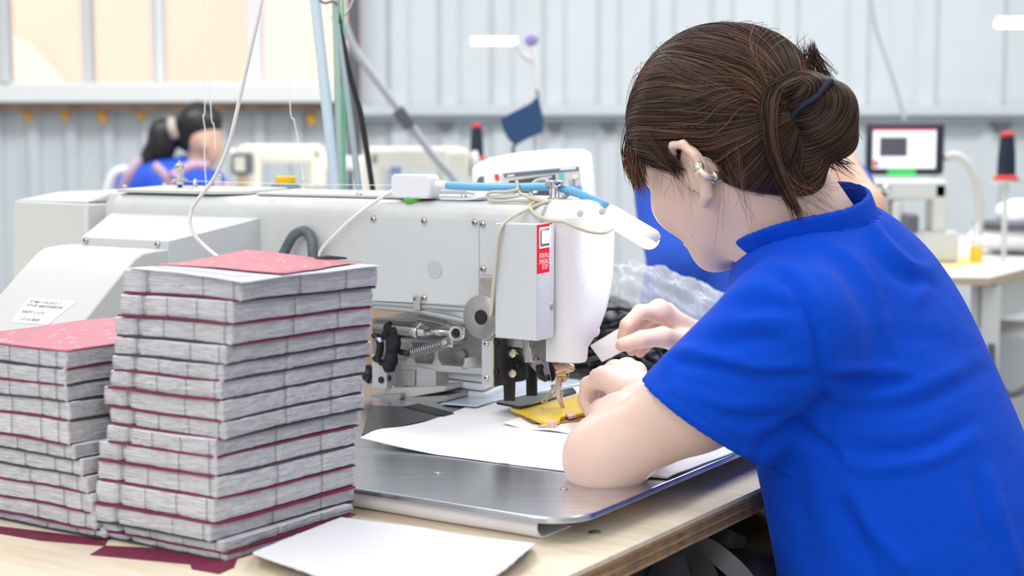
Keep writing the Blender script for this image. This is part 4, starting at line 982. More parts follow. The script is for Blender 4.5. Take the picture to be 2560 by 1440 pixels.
a, b_ = onlid(545, 466); q = MB(); q.lathe(M(a, b_, z_t+.005), ZZ, [(.0062, 0), (.0058, .006), (.0054, .0165), (.004, .018)], 18); q.build('guide_post', m_lid, mach, smooth='auto')
for x, y in ((312, 467), (411, 462), (478, 474), (575, 464), (663, 479), (758, 474), (898, 487), (1160, 492)):
    a, b_ = onlid(x, y, .004); q = MB(); q.lathe(M(a, b_, z_t+.0035), ZZ, [(.0034, 0), (.0034, .002), (.0024, .0034), (.0002, .0036)], 12); q.build('lid_screw', m_lid if x < 700 else m_scr, mach, smooth='auto')
a, b_ = onlid(758, 470, .004); q = MB(); q.lathe(M(a, b_, z_t+.003), ZZ, [(.004, 0), (.0022, .004), (.0022, .012), (.0034, .014), (.001, .016)], 12); q.build('thread_guide', m_lid, mach, smooth='auto')
# chrome knurled post on the head
a, b_ = m_z(1386, 498, zt_); ko = M(a, b_, zt_)
pf = [(.0085, 0), (.0085, .002)]
for k in range(9): pf += [(.0062, .0022+.0014*k), (.0056, .0029+.0014*k)]
pf += [(.0060, .0150), (.0100, .0156), (.0106, .0164), (.0106, .0212), (.0098, .0222), (.0002, .0224)]
q = MB(); q.lathe(ko, ZZ, pf, 24); q.build('knurled_post', m_crm, mach, smooth='auto')
mesh_b('lever_clip', [(1395, 497), (1418, 498), (1420, 505), (1398, 507)], -.03, .012, m_stl, bevel=.0004)
# ---- things lying on the machine
def wire(name, pts, r, m, label, cat, b=None, n=8, sub=8, group=None):
    o = tube_px(name, pts, r, m, b, parent=None, n=n, sub=sub); return tag(o, label, cat, group)
ad = thing('sensor_box', 'white rounded plastic box standing on green putty on the machine arm', 'sensor box', M(*m_b(1030, 497, -.052)[:1], -.045, z_c+.003))
A0 = m_b(977, 497, -.056); A1 = m_b(1075, 497, -.056); zb0 = A0[1]+.001; ztop = m_b(1030, 436, -.056)[1]
q = MB(); q.prism(rrect(A1[0], zb0, A0[0], ztop, .0075, 5), lambda a, z, h: M(a, h, z), -.056, -.034); q.build('case', mat('white_gloss_plastic', (.80, .81, .85), .28), ad, bevel=.0022, seg=3)
q = MB(); a, z = m_b(1031, 500, -.046); q.lathe(M(a, -.045, z-.0018), ZZ, [(.006, -.003), (.0105, -.001), (.0122, .003), (.0115, .0048)], 24); q.build('green_putty', mat('green_putty', (.10, .50, .06), .4), ad, smooth='auto')
cyl_px('socket', (1094, 462), (1118, 463), [(.0056, 0), (.0054, .5), (.0050, 1)], m_white, -.046, parent=ad)
tube_px('cable_boot', [(981, 480), (973, 483), (962, 488)], [.0036]*7+[.0028]*6, m_white, -.054, parent=ad)
m_bh = mat('light_blue_hose', (.16, .46, .74), .3)
wire('air_hose', [(1115, 463, -.046), (1200, 467, -.04), (1290, 468, -.03), (1380, 467, -.02), (1440, 482, -.01), (1480, 498, .0), (1515, 514, .02)], .0050, m_bh, 'light blue air hose running from the white box over the machine head', 'hose', n=12)
m_cw = mat('white_cable', (.82, .82, .80), .4)
wire('box_cable', [(964, 487, -.056), (940, 503, -.062), (905, 528, -.068), (870, 556, -.07), (835, 590, -.072), (808, 618, -.072), (795, 645, -.075), (790, 700, -.08)], .0022, m_cw, 'white cable curving down from the white box in front of the arm', 'cable')
tx = []
for (x, y, d) in ((662, -60, 1.55), (650, 20, 1.55), (630, 110, 1.56), (603, 230, 1.58), (572, 360, 1.6), (538, 440, 1.62), (500, 492, 1.64), (481, 520, 1.65), (475, 555, 1.65), (488, 590, 1.65), (515, 618, 1.65), (548, 645, 1.64), (580, 672, 1.63)): tx.append(at_d(x, y, d+.02))
q = MB(); q.tube(smooth_path(tx, 8), .00215, 8); tag(q.build('hanging_cable', m_cw, smooth=True), 'long white cable hanging from above in front of the machine', 'cable')
m_br = mat('braided_sleeve', (.035, .04, .05), .5, bump=.0008, bump_scale=500, col2=(.16, .17, .20), noise_scale=700)
wire('braided_hose', [(698, 660, -.085), (712, 628, -.08), (735, 588, -.075), (762, 578, -.07), (778, 598, -.072), (782, 630, -.078), (786, 690, -.08)], .0066, m_br, 'black braided hose looping in front of the arm behind the tall stack', 'hose', n=14)
m_cc = mat('cream_cord', (.58, .55, .42), .6, bump=.0004, bump_scale=900)
cc = [(1226, 790, -.096), (1229, 768, -.097), (1233, 720, -.098), (1239, 660, -.099), (1244, 610, -.099), (1253, 570, -.098), (1275, 546, -.085), (1310, 528, -.064), (1350, 510, -.05), (1385, 501, -.035), (1405, 496, -.02), (1422, 480, -.01), (1427, 462, -.008), (1424, 448, -.008)]
wire('lamp_cord', cc, .0021, m_cc, 'cream cord hanging down the left side of the stop-switch cover', 'cord')
c2 = [(1424, 450, .012), (1428, 470, .004), (1420, 488, -.01), (1398, 503, -.022), (1370, 507, -.034), (1345, 505, -.042), (1326, 512, -.052), (1326, 522, -.060), (1345, 540, -.066), (1380, 552, -.0665), (1410, 555, -.064), (1440, 568, -.062), (1475, 580, -.055), (1510, 583, -.045), (1535, 574, -.03)]
wire('lamp_cord', c2, .0020, m_cc, 'cream cord running across the white head front towards the lamp', 'cord')
c3 = [(1385, 458, .01), (1360, 449, .0), (1338, 453, -.01), (1326, 470, -.02), (1329, 488, -.03), (1345, 499, -.036), (1372, 505, -.040), (1340, 500, -.046), (1310, 488, -.044), (1296, 478, -.040), (1294, 460, -.036), (1291, 453, -.034)]
wire('lamp_cord', c3, .0020, m_cc, 'cream cord loop standing up around the chrome post', 'cord')
c4 = [(1296, 474, -.042), (1265, 480, -.044), (1232, 480, -.046), (1218, 487, -.047), (1224, 500, -.048), (1250, 503, -.048), (1290, 501, -.046), (1330, 503, -.044)]
wire('lamp_cord', c4, .0020, m_cc, 'flat cream cord loop lying left of the chrome post', 'cord')
# taut thread along the top of the arm
q = MB(); q.tube([t_o+ZZ*.0095-UU*.030, M(m_b(758, 461, -.02)[0], -.02, m_b(758, 461, -.02)[1]), M(m_b(978, 463, -.05)[0], -.05, m_b(978, 463, -.05)[1])], .0004, 5)
tag(q.build('taut_thread', MATS['thread_white']), 'thin taut white thread along the top of the machine arm', 'thread')
for pts_, lb in (([(512, 255), (508, 290), (513, 330), (511, 380), (513, 430), (516, 466)], 'thin wavy thread hanging down left of the white cable'), ([(527, 270), (534, 310), (537, 340), (538, 375)], 'faint short thread hanging nearest the white cable'), ([(725, 262), (735, 300), (745, 350), (755, 420), (760, 466)], 'faint thread hanging down towards the right lid guide')):
    q = MB(); q.tube(smooth_path([at_d(x, y, 2.02) for x, y in [(pts_[0][0]-8, -40)]+pts_], 6), .0007, 5); tag(q.build('hanging_thread', MATS['thread_white'], smooth=True), lb, 'thread')
# flat flex cable and white wires on arm top right of the box
wire('flat_connector', [(1100, 478, -.03), (1140, 478, -.03), (1165, 480, -.03), (1185, 484, -.03)], [.0036]*17+[.0022]*8, m_white, 'white plug lying on the arm top right of the white box', 'plug', n=10)
wire('white_wire', [(1100, 497, -.045), (1170, 498, -.044), (1210, 492, -.04), (1290, 484, -.035)], .0012, m_cw, 'thin white wire lying along the arm top', 'wire')
# ---- LED work lamp on the head
lp = thing('work_lamp', 'lit white capsule LED lamp sticking out from the machine head', 'lamp', at_d(1545, 560, 1.75))
def LP(px, py, d): return at_d(px, py, d)
d0 = M(aN, 0, 0)[1]
A_ = LP(1530, 542, d0+.02); B_ = LP(1624, 598, d0-.035); d = B_-A_; L = np.linalg.norm(d); zL = d/L; up = ZZ-zL*(ZZ@zL); up /= np.linalg.norm(up); sd = np.cross(up, zL)
m_lit = mat('lamp_diffuser', (1, 1, 1), .4, emit=(1, 1, 1), estr=22)
def capsule(r, x0, x1, t0, t1, flat=1.0, n=16, th=0):
    vs = []; fs = []; hs = []
    for k in range(7): a = math.pi/2*k/6; hs.append((x0-r*math.cos(a)*.8+0, r*math.sin(a)))
    for k in range(7): a = math.pi/2*k/6; hs.append((x1+r*math.sin(a)*.8, r*math.cos(a)))
    for h, rr in hs:
        for k in range(n+1): t = t0+(t1-t0)*k/n; vs.append(A_+zL*h+(sd*math.cos(t)+up*math.sin(t)*flat)*max(rr, .0002))
    for i in range(len(hs)-1):
        for k in range(n): fs.append((i*(n+1)+k, i*(n+1)+k+1, (i+1)*(n+1)+k+1, (i+1)*(n+1)+k))
    return vs, fs
v, f = capsule(.0125, .008, L, 0, 2*math.pi, .95, 24); q = MB(); q.add(v, f); q.build('diffuser', m_lit, lp, smooth=True)
v, f = capsule(.0133, .004, L+.001, R(28), R(152), 1.0, 14); q = MB(); q.add(v, f); o = q.build('lamp_housing', mat('lamp_housing', (.85, .84, .80), .35), lp, smooth=True)
md = o.modifiers.new('solid', 'SOLIDIFY'); md.thickness = .0012
q = MB(); q.lathe(A_-zL*.012, zL, [(.006, 0), (.0125, .004), (.0135, .010), (.0135, .018), (.0128, .019)], 22); q.build('lamp_cap', m_whs, lp, smooth='auto')
q = MB(); q.tube(smooth_path([A_-zL*.008, A_-zL*.02-ZZ*.004, A_-zL*.035-ZZ*.012], 5), .0045, 10); q.build('lamp_neck', m_whs, lp, smooth='auto')

# ------------------------------------------------------------------ the rest of the workshop behind
def P4(px, py, d): return at_d(px, py, d)
def tubep(name, pts, r, m, label=None, cat=None, parent=None, n=10, sub=6, group=None, kind=None):
    P = [P4(*p) for p in pts]; q = MB(); q.tube(smooth_path(P, sub) if len(P) > 2 else P, r, n); o = q.build(name, m, parent, smooth='auto', kind=kind)
    return tag(o, label, cat, group) if label else o
m_skin2 = mat('skin_far', (.66, .42, .31), .5)
m_bsh = mat('blue_cotton_far', (.010, .085, .60), .7)
m_hairb = mat('black_hair', (.010, .009, .010), .4, spec=.5)
m_cream = mat('cream_machine_paint', (.66, .65, .58), .4)
m_pale = mat('pale_machine_paint', (.62, .63, .61), .4)
# -- poles and cables right behind the machine
DP = 2.3
def to_level(p0, p1, z):                     # extend a picture line at depth DP down to the level z
    a, b_ = P4(*p0, DP), P4(*p1, DP); t = (z-a[2])/(b_[2]-a[2]); return a, a+(b_-a)*t
for nm, p0, p1, r, m, lb in (('stand_pole', (781, -60), (840, 475), .0085, mat('pale_blue_paint', (.55, .66, .76), .4), 'pale blue leaning pole behind the machine arm'),
                             ('stand_pole', (838, -60), (852, 475), .0062, mat('grey_green_paint', (.34, .48, .42), .45), 'grey green upright pole just right of the pale blue one'),
                             ('stand_pole', (857, -60), (862, 475), .0020, mat('bright_green', (.10, .52, .30), .5), 'thin bright green rod beside the grey green pole'),
                             ('stand_pole', (846, 60), (898, 475), .0050, mat('blue_grey_paint', (.36, .45, .48), .4), 'thin blue grey slanting pole left of the black cable')):
    a, b_ = to_level(p0, p1, BENCH_Z+.001); q = MB(); q.tube([a, b_], r, 14); tag(q.build(nm, m, smooth='auto'), lb, 'pole', 'poles behind the machine arm')
a, b_ = to_level((905, 300), (932, 475), BENCH_Z+.004)
q = MB(); q.tube(smooth_path([P4(828, -60, DP), P4(838, 0, DP), P4(864, 140, DP), P4(890, 240, DP), a, P4(932, 475, DP), b_], 6), .0044, 10); tag(q.build('black_cable', m_blk, smooth=True), 'thick black cable sweeping down right of the poles', 'cable')
tubep('thin_wire', [(890, -20, 2.32), (868, 30, 2.32), (840, 60, 2.32), (828, 40, 2.32)], .0014, m_pale, 'thin grey wire tied across the top of the poles', 'wire')
tubep('dark_wire', [(798, 0, 2.28), (812, 8, 2.28), (830, 4, 2.28), (845, 12, 2.28)], .0020, m_dark, 'short dark wire tying the pole tops together', 'wire')
o = tubep('grey_strut', [(860, 60, 4.2), (885, 120, 4.2), (930, 185, 4.2), (1010, 290, 4.2), (1080, 385, 4.2), (1135, 450, 4.2), (1168, 540, 4.2), (1175, 800, 4.2), (1175, 1353, 4.2)], .012, mat('strut_grey', (.40, .43, .45), .4), 'grey diagonal strut slanting down to the right of the poles', 'strut')
q = MB(); q.box(P4(1010, 295, 4.18), (.06, .04, .035), (nrm(np.array([.6, 0, -.8])), np.array([0, 1., 0]), nrm(np.array([.8, 0, .6])))); q.build('strut_joint', m_dark, o, bevel=.004)
# -- jar with yellow lid
jc = P4(714, 460, 2.34); jr = thing('jar', 'grey jar with bright yellow lid behind the machine arm', 'jar', (jc[0], jc[1], BENCH_Z+.001))
q = MB(); q.lathe((jc[0], jc[1], BENCH_Z+.001), ZZ, [(.026, 0), (.028, .01), (.028, jc[2]-BENCH_Z-.02), (.022, jc[2]-BENCH_Z-.001)], 24); q.build('jar_body', mat('jar_grey', (.22, .28, .32), .3), jr, smooth='auto')
q = MB(); q.lathe((jc[0], jc[1], jc[2]-.001), ZZ, [(.0155, 0), (.0160, .002), (.0158, .012), (.014, .0135), (.0120, .0115), (.0001, .0112)], 24); q.build('lid', mat('lid_yellow', (.85, .55, .01), .4), jr, smooth='auto')
# -- control panel of the machine
DC = 2.12
cp_ = thing('control_panel', 'white control panel with touch screen behind the machine head', 'control panel', (*P4(1340, 520, DC)[:2], TRAY_Z+.001))
def slab(name, pxs, d, th, m, parent, tilt=0.0, **k):
    q = MB(); y0 = 510; q.prism([(x, y) for x, y in pxs], lambda x, y, h: P4(x, y, d+h+(y0-y)*tilt), 0, th); return q.build(name, m, parent, **k)
TL = .0003
slab('panel_body', [(1196, 530), (1190, 470), (1186, 420), (1196, 407), (1225, 394), (1300, 380), (1380, 373), (1455, 373), (1472, 376), (1480, 388), (1487, 440), (1496, 530)], DC, .05, mat('panel_white', (.80, .81, .83), .35), cp_, TL, bevel=.006)
slab('panel_ear', [(1181, 470), (1180, 425), (1186, 413), (1200, 408), (1203, 470)], DC+.008, .045, MATS['panel_white'], cp_, TL, bevel=.006)
slab('panel_clip', [(1191, 455), (1197, 443), (1209, 440), (1209, 456)], DC-.003, .004, mat('panel_dark', (.10, .10, .14), .5), cp_, TL)
slab('red_button', [(1236, 436), (1246, 435), (1248, 449), (1238, 450)], DC-.004, .004, mat('button_red', (.80, .01, .01), .4), cp_, TL, bevel=.0005)
m_s1 = mat('screen_dark', (.055, .065, .095), .25); m_s2 = mat('screen_pale', (.52, .54, .53), .3); m_s3 = mat('screen_bar', (.11, .13, .17), .3)
sc_ = slab('screen', [(1254, 433), (1447, 415), (1458, 530), (1266, 530)], DC-.0022, .002, m_s2, cp_, TL)
slab('screen_field', [(1259, 434), (1446, 417), (1447, 426), (1261, 444)], DC-.0030, .0007, m_s3, sc_, TL)
slab('screen_field', [(1272, 452), (1388, 436), (1397, 530), (1280, 530)], DC-.0030, .0007, m_s1, sc_, TL)
for pxs, c in (([(1396, 433), (1409, 431), (1411, 450), (1398, 452)], (.12, .45, .42)), ([(1430, 436), (1445, 434), (1446, 446), (1431, 448)], (.70, .68, .50)), ([(1429, 449), (1437, 448), (1438, 462), (1430, 463)], (.15, .22, .45)),
               ([(1430, 466), (1453, 463), (1455, 474), (1432, 477)], (.15, .25, .60)), ([(1268, 438), (1286, 436), (1286, 440), (1268, 442)], (.75, .76, .78)), ([(1400, 421), (1440, 418), (1440, 423), (1400, 426)], (.72, .73, .74)), ([(1332, 476), (1343, 475), (1343, 482), (1332, 483)], (.85, .75, .65)), ([(1350, 444), (1380, 440), (1380, 444), (1350, 448)], (.6, .6, .6))):
    slab('screen_icon', pxs, DC-.0036, .0005, mat('icon_%d' % len(MATS), c, .4), sc_, TL)
q = MB(); pA0 = P4(1290, 520, DC+.06); q.box((pA0[0], pA0[1], (TRAY_Z+pA0[2])/2), (.05, .04, pA0[2]-TRAY_Z-.002), XA); q.build('panel_foot', m_pale, cp_, bevel=.004)
# -- heap of black elastic cords in a clear plastic bag
m_cord = mat('black_elastic', (.020, .022, .028), .35, spec=.6)
bagc = at_z(1560, 925, TRAY_Z); bag = thing('bag_of_cords', 'clear plastic bag full of black elastic cords behind the needle', 'bag', (*bagc[:2], TRAY_Z+.001))
rg = np.random.default_rng(5); q = MB()
for k in range(150):
    c = np.array([bagc[0]+rg.normal()*.055, bagc[1]+.10+rg.normal()*.05, 0]); an = rg.uniform(0, 6.28); rr = rg.uniform(.025, .075); h0 = TRAY_Z+.008+max(0, .075*math.exp(-((c[0]-bagc[0])/.09)**2)*rg.uniform(.05, 1)); t0 = rg.uniform(0, 6.28); pts = []
    for j in range(9):
        t = t0+j*.42; pts.append((c[0]+rr*math.cos(t)*math.cos(an)-rr*.45*math.sin(t)*math.sin(an), c[1]+rr*math.cos(t)*math.sin(an)+rr*.45*math.sin(t)*math.cos(an), max(TRAY_Z+.005, h0+.012*math.sin(t*1.7+k))))
    q.tube(pts, .0036, 6)
q.build('elastic_cords', m_cord, bag, smooth=True, kind='stuff')
def bagf(P):
    c = np.array([bagc[0]+.02, bagc[1]+.15, TRAY_Z+.02], np.float32); d = el(P, c, (.125, .10, .122)); w = .006*np.sin(P[..., 0]*90+P[..., 2]*60)*np.sin(P[..., 1]*70+P[..., 2]*110+1)+.004*np.sin(P[..., 0]*210+P[..., 1]*150)
    d = sm(d, el(P, c+np.array([.09, .0, .03], np.float32), (.09, .08, .06)), .04)+w; return np.maximum(d, TRAY_Z+.003-P[..., 2])
Vb, Fb = nets(bagf, (bagc[0]-.16, bagc[1]+.02, TRAY_Z-.01), (bagc[0]+.24, bagc[1]+.30, TRAY_Z+.17), .006)
def filmmat():
    m = bpy.data.materials.new('clear_film'); m.use_nodes = True; nt = m.node_tree; nt.nodes.clear(); o = nt.nodes.new('ShaderNodeOutputMaterial'); a = nt.nodes.new('ShaderNodeMixShader')
    t = nt.nodes.new('ShaderNodeBsdfTransparent'); p = nt.nodes.new('ShaderNodeBsdfPrincipled'); p.inputs['Base Color'].default_value = (.72, .76, .82, 1); p.inputs['Roughness'].default_value = .18; p.inputs['Specular IOR Level'].default_value = .8
    a.inputs[0].default_value = .42; nt.links.new(t.outputs[0], a.inputs[1]); nt.links.new(p.outputs[0], a.inputs[2]); nt.links.new(a.outputs[0], o.inputs[0]); return m
link_mesh('bag_film', relax(Vb, Fb, 1), Fb, filmmat(), bag, True)
# -- white lamp with purple knob, hanging blue face mask
lm = thing('swing_lamp', 'white tube lamp with purple knob and post in front of the wall', 'lamp', P4(1335, 240, 4.0))
q = MB(); q.tube([P4(1178, 103, 4.0), P4(1292, 103, 4.0)], .011, 12); q.build('lit_tube', mat('soft_lit_tube', (1, 1, 1), .5, emit=(1, 1, .96), estr=1.6), lm, smooth='auto')
q = MB(); q.ball(P4(1328, 98, 4.0), (.020, .018, .020), 14); q.build('knob', mat('purple_plastic', (.40, .34, .66), .4), lm, smooth=True)
tubep('arm', [(1290, 106, 4.0), (1312, 140, 4.0), (1335, 150, 4.0)], .010, m_white, parent=lm); tubep('post', [(1330, 115, 4.0), (1338, 170, 4.0), (1338, 246, 4.0)], .010, m_white, parent=lm)
pq = P4(1338, 246, 4.0); q = MB(); q.tube([pq, (pq[0], pq[1], 0)], .006, 8); q.build('post_foot', m_pale, lm, smooth='auto')
mk = thing('face_mask', 'navy blue cloth face mask hanging from the white lamp post', 'mask', P4(1310, 300, 3.95)); q = MB()
q.prism([(1346, 240), (1352, 268), (1360, 300), (1357, 330), (1322, 345), (1288, 364), (1268, 345), (1258, 325), (1250, 296), (1290, 276), (1325, 258)], lambda x, y, h: P4(x, y, 3.93+h-.012*math.cos((x-1305)/55.)), 0, .02); q.build('mask_cloth', mat('navy_cloth', (.035, .085, .20), .85), mk, bevel=.004)
tubep('mask_strap', [(1288, 362, 3.95), (1282, 375, 3.95), (1294, 398, 3.95)], .004, m_dark, parent=mk); tubep('mask_strap', [(1346, 242, 3.95), (1342, 225, 3.97)], .004, m_dark, parent=mk)
wl = thing('tube_lamp', 'short pale tube lamp in front of the wall at the right frame edge', 'lamp', P4(2530, 60, 5.5)); q = MB(); q.tube([P4(2490, 60, 5.5), P4(2640, 60, 5.5)], .014, 12); q.build('tube', MATS['soft_lit_tube'], wl, smooth='auto')
q = MB(); q.box(P4(2565, 50, 5.52), (.22, .03, .02), XA); q.build('housing', m_white, wl)
tubep('hanging_cable', [(2172, -60, 5.4), (2188, 60, 5.4), (2210, 130, 5.4), (2240, 220, 5.4), (2262, 300, 5.4)], .007, mat('cable_grey', (.34, .42, .45), .5), 'grey cable hanging down the wall to the black monitor', 'cable')
# -- thread cones
def cone(px, yb, yt, d, label, hold=True, tz_=.0):
    p = P4(px, yb, d); s = d/F_PX; h = (yb-yt)*s; c = thing('thread_cone', label, 'thread cone', p, 'thread cones on the stands')
    q = MB(); q.lathe(p, ZZ, [(.030*h/.125*1.0, -.004), (.034*h/.125, 0), (.033*h/.125, h*.03), (.022*h/.125, h*.09)], 20); q.build('foot_flange', mat('cone_red', (.68, .03, .03), .5), c, smooth='auto')
    q = MB(); q.lathe(p, ZZ, [(.024*h/.125, h*.08), (.0225*h/.125, h*.5), (.018*h/.125, h*.90)], 20); q.build('thread', mat('navy_thread', (.008, .016, .035), .8), c, smooth='auto')
    q = MB(); q.lathe(p, ZZ, [(.0165*h/.125, h*.90), (.0165*h/.125, h*.97), (.012*h/.125, h)], 20); q.build('tip', MATS['cone_red'], c, smooth='auto')
    q = MB(); q.lathe(p-ZZ*.010, ZZ, [(.045, -.003), (.045, .005)], 20); q.tube([p-ZZ*.01, (p[0], p[1], tz_)], .008, 8); q.build('stand_rod', m_pale, c, smooth='auto')
cone(2515, 447, 330, 4.4, 'large navy thread cone with red tip at right beside the monitor', tz_=.785); cone(1192, 400, 310, 5.0, 'small navy thread cone left of the blue face mask', tz_=P4(700, 500, 4.9)[2]-.0295)
# -- table at right with monitor, machine, glue, cloth
m_tt = mat('white_laminate', (.72, .72, .71), .4); m_edge = mat('chipboard_edge', (.50, .38, .26), .7)
tbl = thing('side_table', 'white topped table with wooden edge behind the woman at the right', 'table', (*at_z(2475, 693, .78)[:2], 0)); TZ = .78
TP = [at_z(x, y, TZ) for x, y in ((2475, 693), (1960, 688), (1990, 588), (2800, 588), (2800, 610))]
q = MB(); q.hexa([p-ZZ*.004 for p in TP], [p for p in TP]); q.build('table_top', m_tt, tbl)
q = MB(); q.hexa([p-ZZ*.022 for p in TP], [p-ZZ*.0042 for p in TP]); q.build('table_edge', m_edge, tbl)
c0, c1 = TP[0], TP[4]; dv = nrm(c1-c0); q = MB(); q.box(c0+dv*.32+np.array([-.05, .03, -.085])+ZZ*0, (.50, .02, .12), (dv, np.cross(ZZ, dv), ZZ)); q.build('apron_panel', m_pale, tbl)
q = MB(); q.box(c0+dv*.5+np.array([-.02, .1, -.42]), (.36, .3, .45), (dv, np.cross(ZZ, dv), ZZ)); q.build('motor_cabinet', mat('cabinet_grey', (.48, .50, .51), .4), tbl, bevel=.012)
for a_, b_ in ((c0+dv*.05, .05), (c0+dv*1.0, .05), (TP[1]+np.array([.05, .05, 0]), 0), (TP[2]+np.array([.05, -.05, 0]), 0)): q = MB(); q.box((a_[0], a_[1]+b_, .375), (.05, .05, .75), XA); q.build('leg', m_pale, tbl)
tubep('motor_hose', [(2478, 860, 3.9), (2484, 930, 3.9), (2520, 985, 3.9), (2590, 960, 3.9)], .010, m_dark, 'dark hose looping under the white side table', 'hose')
q = MB(); cb_ = at_z(2575, 1010, .36); q.box((cb_[0]+.05, cb_[1]+.1, .20), (.35, .3, .36), XA); tag(q.build('floor_box', m_white, bevel=.01), 'white box on the floor under the side table at the frame edge', 'box')
yp = [at_z(x, y, TZ+.0006) for x, y in ((2340, 636), (2425, 640), (2462, 655), (2380, 676), (2335, 668))]; q = MB(); q.hexa(yp, [p+ZZ*.001 for p in yp]); tag(q.build('yellow_paper', mat('yellow_paper', (.72, .62, .28), .7)), 'yellow sheet lying on the side table by the glue bottle', 'paper')
gb = at_z(2440, 655, TZ); g_ = thing('glue_bottle', 'small yellow glue bottle with white nozzle on the side table', 'bottle', gb); sG = gb[1]/F_PX
q = MB(); q.lathe(gb, ZZ, [(15*sG, 0.0005), (15*sG, 36*sG), (12*sG, 42*sG)], 20); q.build('bottle_body', mat('bottle_yellow', (.85, .60, .03), .4), g_, smooth='auto')
q = MB(); q.lathe(gb, ZZ, [(12*sG, 42*sG), (12*sG, 60*sG), (7*sG, 64*sG), (4*sG, 98*sG)], 16); q.build('nozzle', m_white, g_, smooth='auto')
def softblob(name, prims, m, lo, hi, h, parent=None, amp=.0, fr=30, smooth=True, floor=None):
    def f(P):
        d = None
        for c, r in prims: e = el(P, c, r); d = e if d is None else sm(d, e, .03)
        if amp: d = d+amp*np.sin(P[..., 0]*fr+1)*np.sin(P[..., 1]*fr*.8+P[..., 2]*fr*1.3)
        return np.maximum(d, floor-P[..., 2]) if floor is not None else d
    V, Fq = nets(f, lo, hi, h); return link_mesh(name, relax(V, Fq, 1), Fq, m, parent, smooth)
wc = at_z(2545, 640, TZ); cl = thing('cloth_pile', 'soft heap of white cloth with a black band on the side table', 'cloth pile', wc)
softblob('white_cloth', [((wc[0]+.06, wc[1]+.1, TZ+.05), (.19, .14, .05)), ((wc[0]+.08, wc[1]+.1, TZ+.13), (.12, .12, .05))], m_paper, (wc[0]-.15, wc[1]-.08, TZ), (wc[0]+.3, wc[1]+.28, TZ+.2), .013, cl, .006, 30, floor=TZ+.002)
softblob('black_cloth', [((wc[0]+.06, wc[1]+.075, TZ+.098), (.175, .14, .016))], m_dark, (wc[0]-.15, wc[1]-.1, TZ+.06), (wc[0]+.3, wc[1]+.26, TZ+.13), .010, cl, .004, 30)
# monitor
mn = thing('monitor', 'black framed monitor with green light on its arm at the right', 'monitor', P4(2266, 440, 4.5))
def box_px(name, x0, y0, x1, y1, d, th, m, parent, bevel=.004):
    a = P4(x0, y1, d); b_ = P4(x1, y0, d); q = MB(); q.box(((a[0]+b_[0])/2, d+th/2, (a[2]+b_[2])/2), (b_[0]-a[0], th, b_[2]-a[2]), XA); return q.build(name, m, parent, bevel=bevel)
box_px('frame', 2168, 305, 2365, 438, 4.5, .04, mat('monitor_black', (.018, .025, .035), .45), mn, .012)
sm_ = box_px('screen', 2182, 324, 2341, 421, 4.496, .004, mat('monitor_glow', (.5, .5, .52), .4, emit=(.80, .79, .88), estr=.85), mn, .001)
box_px('screen_bar', 2183, 322, 2338, 327, 4.493, .002, mat('bar_red', (.6, .05, .08), .4, emit=(.6, .06, .10), estr=.5), sm_, 0)
box_px('screen_window', 2199, 343, 2269, 391, 4.493, .002, mat('window_dark', (.10, .10, .13), .4), sm_, 0)
box_px('screen_icon', 2183, 400, 2196, 418, 4.493, .002, mat('icon_pinkish', (.7, .2, .25), .4), sm_, 0)
box_px('green_light', 2220, 424, 2290, 439, 4.492, .006, mat('green_led', (.02, .35, .06), .4, emit=(.02, .5, .08), estr=.7), mn, .001)
tubep('monitor_arm', [(2362, 395, 4.53), (2392, 390, 4.53), (2425, 420, 4.53), (2446, 480, 4.53), (2448, 545, 4.53), (2440, 612, 4.53)], .014, m_pale, parent=mn)
# machine under the monitor
sm2 = thing('sewing_machine', 'pale sewing machine below the black monitor on the side table', 'sewing machine', P4(2280, 600, 4.4))
for nm, c_ in (('bed', (2150, 578, 2400, 657)), ('upright', (2330, 455, 2372, 580)), ('arm', (2180, 450, 2372, 500)), ('head', (2180, 455, 2225, 560)), ('motor', (2262, 535, 2300, 585)), ('needle_guard', (2230, 500, 2262, 560))):
    box_px(nm, *c_, 4.35 if nm != 'motor' else 4.30, .09, m_pale if nm not in ('motor',) else m_dark, sm2, .010)
for x, y in ((2195, 480), (2215, 470), (2205, 500)): q = MB(); q.lathe(P4(x, y, 4.34), (0, -1, 0), [(.014, 0), (.012, .012), (.004, .016)], 14); q.build('dial', m_crm, sm2, smooth='auto')
# -- machines and woman at the left rear
def machine_far(label, px, py, d, s, m, ang=0.0, flip=1):
    t = thing('sewing_machine', label, 'sewing machine', P4(px, py, d), 'sewing machines at the rear'); o = P4(px, py, d); ax = (np.array([math.cos(ang), math.sin(ang), 0]), np.array([-math.sin(ang), math.cos(ang), 0]), ZZ)
    f = lambda x, y, z: o+ax[0]*x*s*flip+ax[1]*y*s+ZZ*z*s
    for nm, c, sz, mm in (('bed', (0, 0, -.14), (.50, .18, .04), m), ('upright', (.17, 0, .0), (.12, .13, .26), m), ('arm', (-.01, 0, .09), (.44, .12, .10), m), ('head', (-.20, 0, .02), (.09, .12, .22), m)):
        q = MB(); q.box(f(*c), tuple(v*s for v in sz), ax); q.build(nm, mm, t, bevel=.025*s, seg=3)
    q = MB(); q.lathe(f(.235, 0, .06), ax[0]*flip, [(.05*s, 0), (.062*s, .012*s), (.062*s, .03*s), (.03*s, .04*s)], 18); q.build('hand_wheel', m_pale, t, smooth='auto')
    q = MB(); q.tube([f(-.20, 0, -.08), f(-.20, 0, -.13)], .008*s, 8); q.build('needle_bar', m_crm, t, smooth='auto'); return t, f, ax
t1, f1, ax1 = machine_far('bulky cream sewing machine right of the black cable', 1045, 445, 4.5, .68, m_cream, .1)
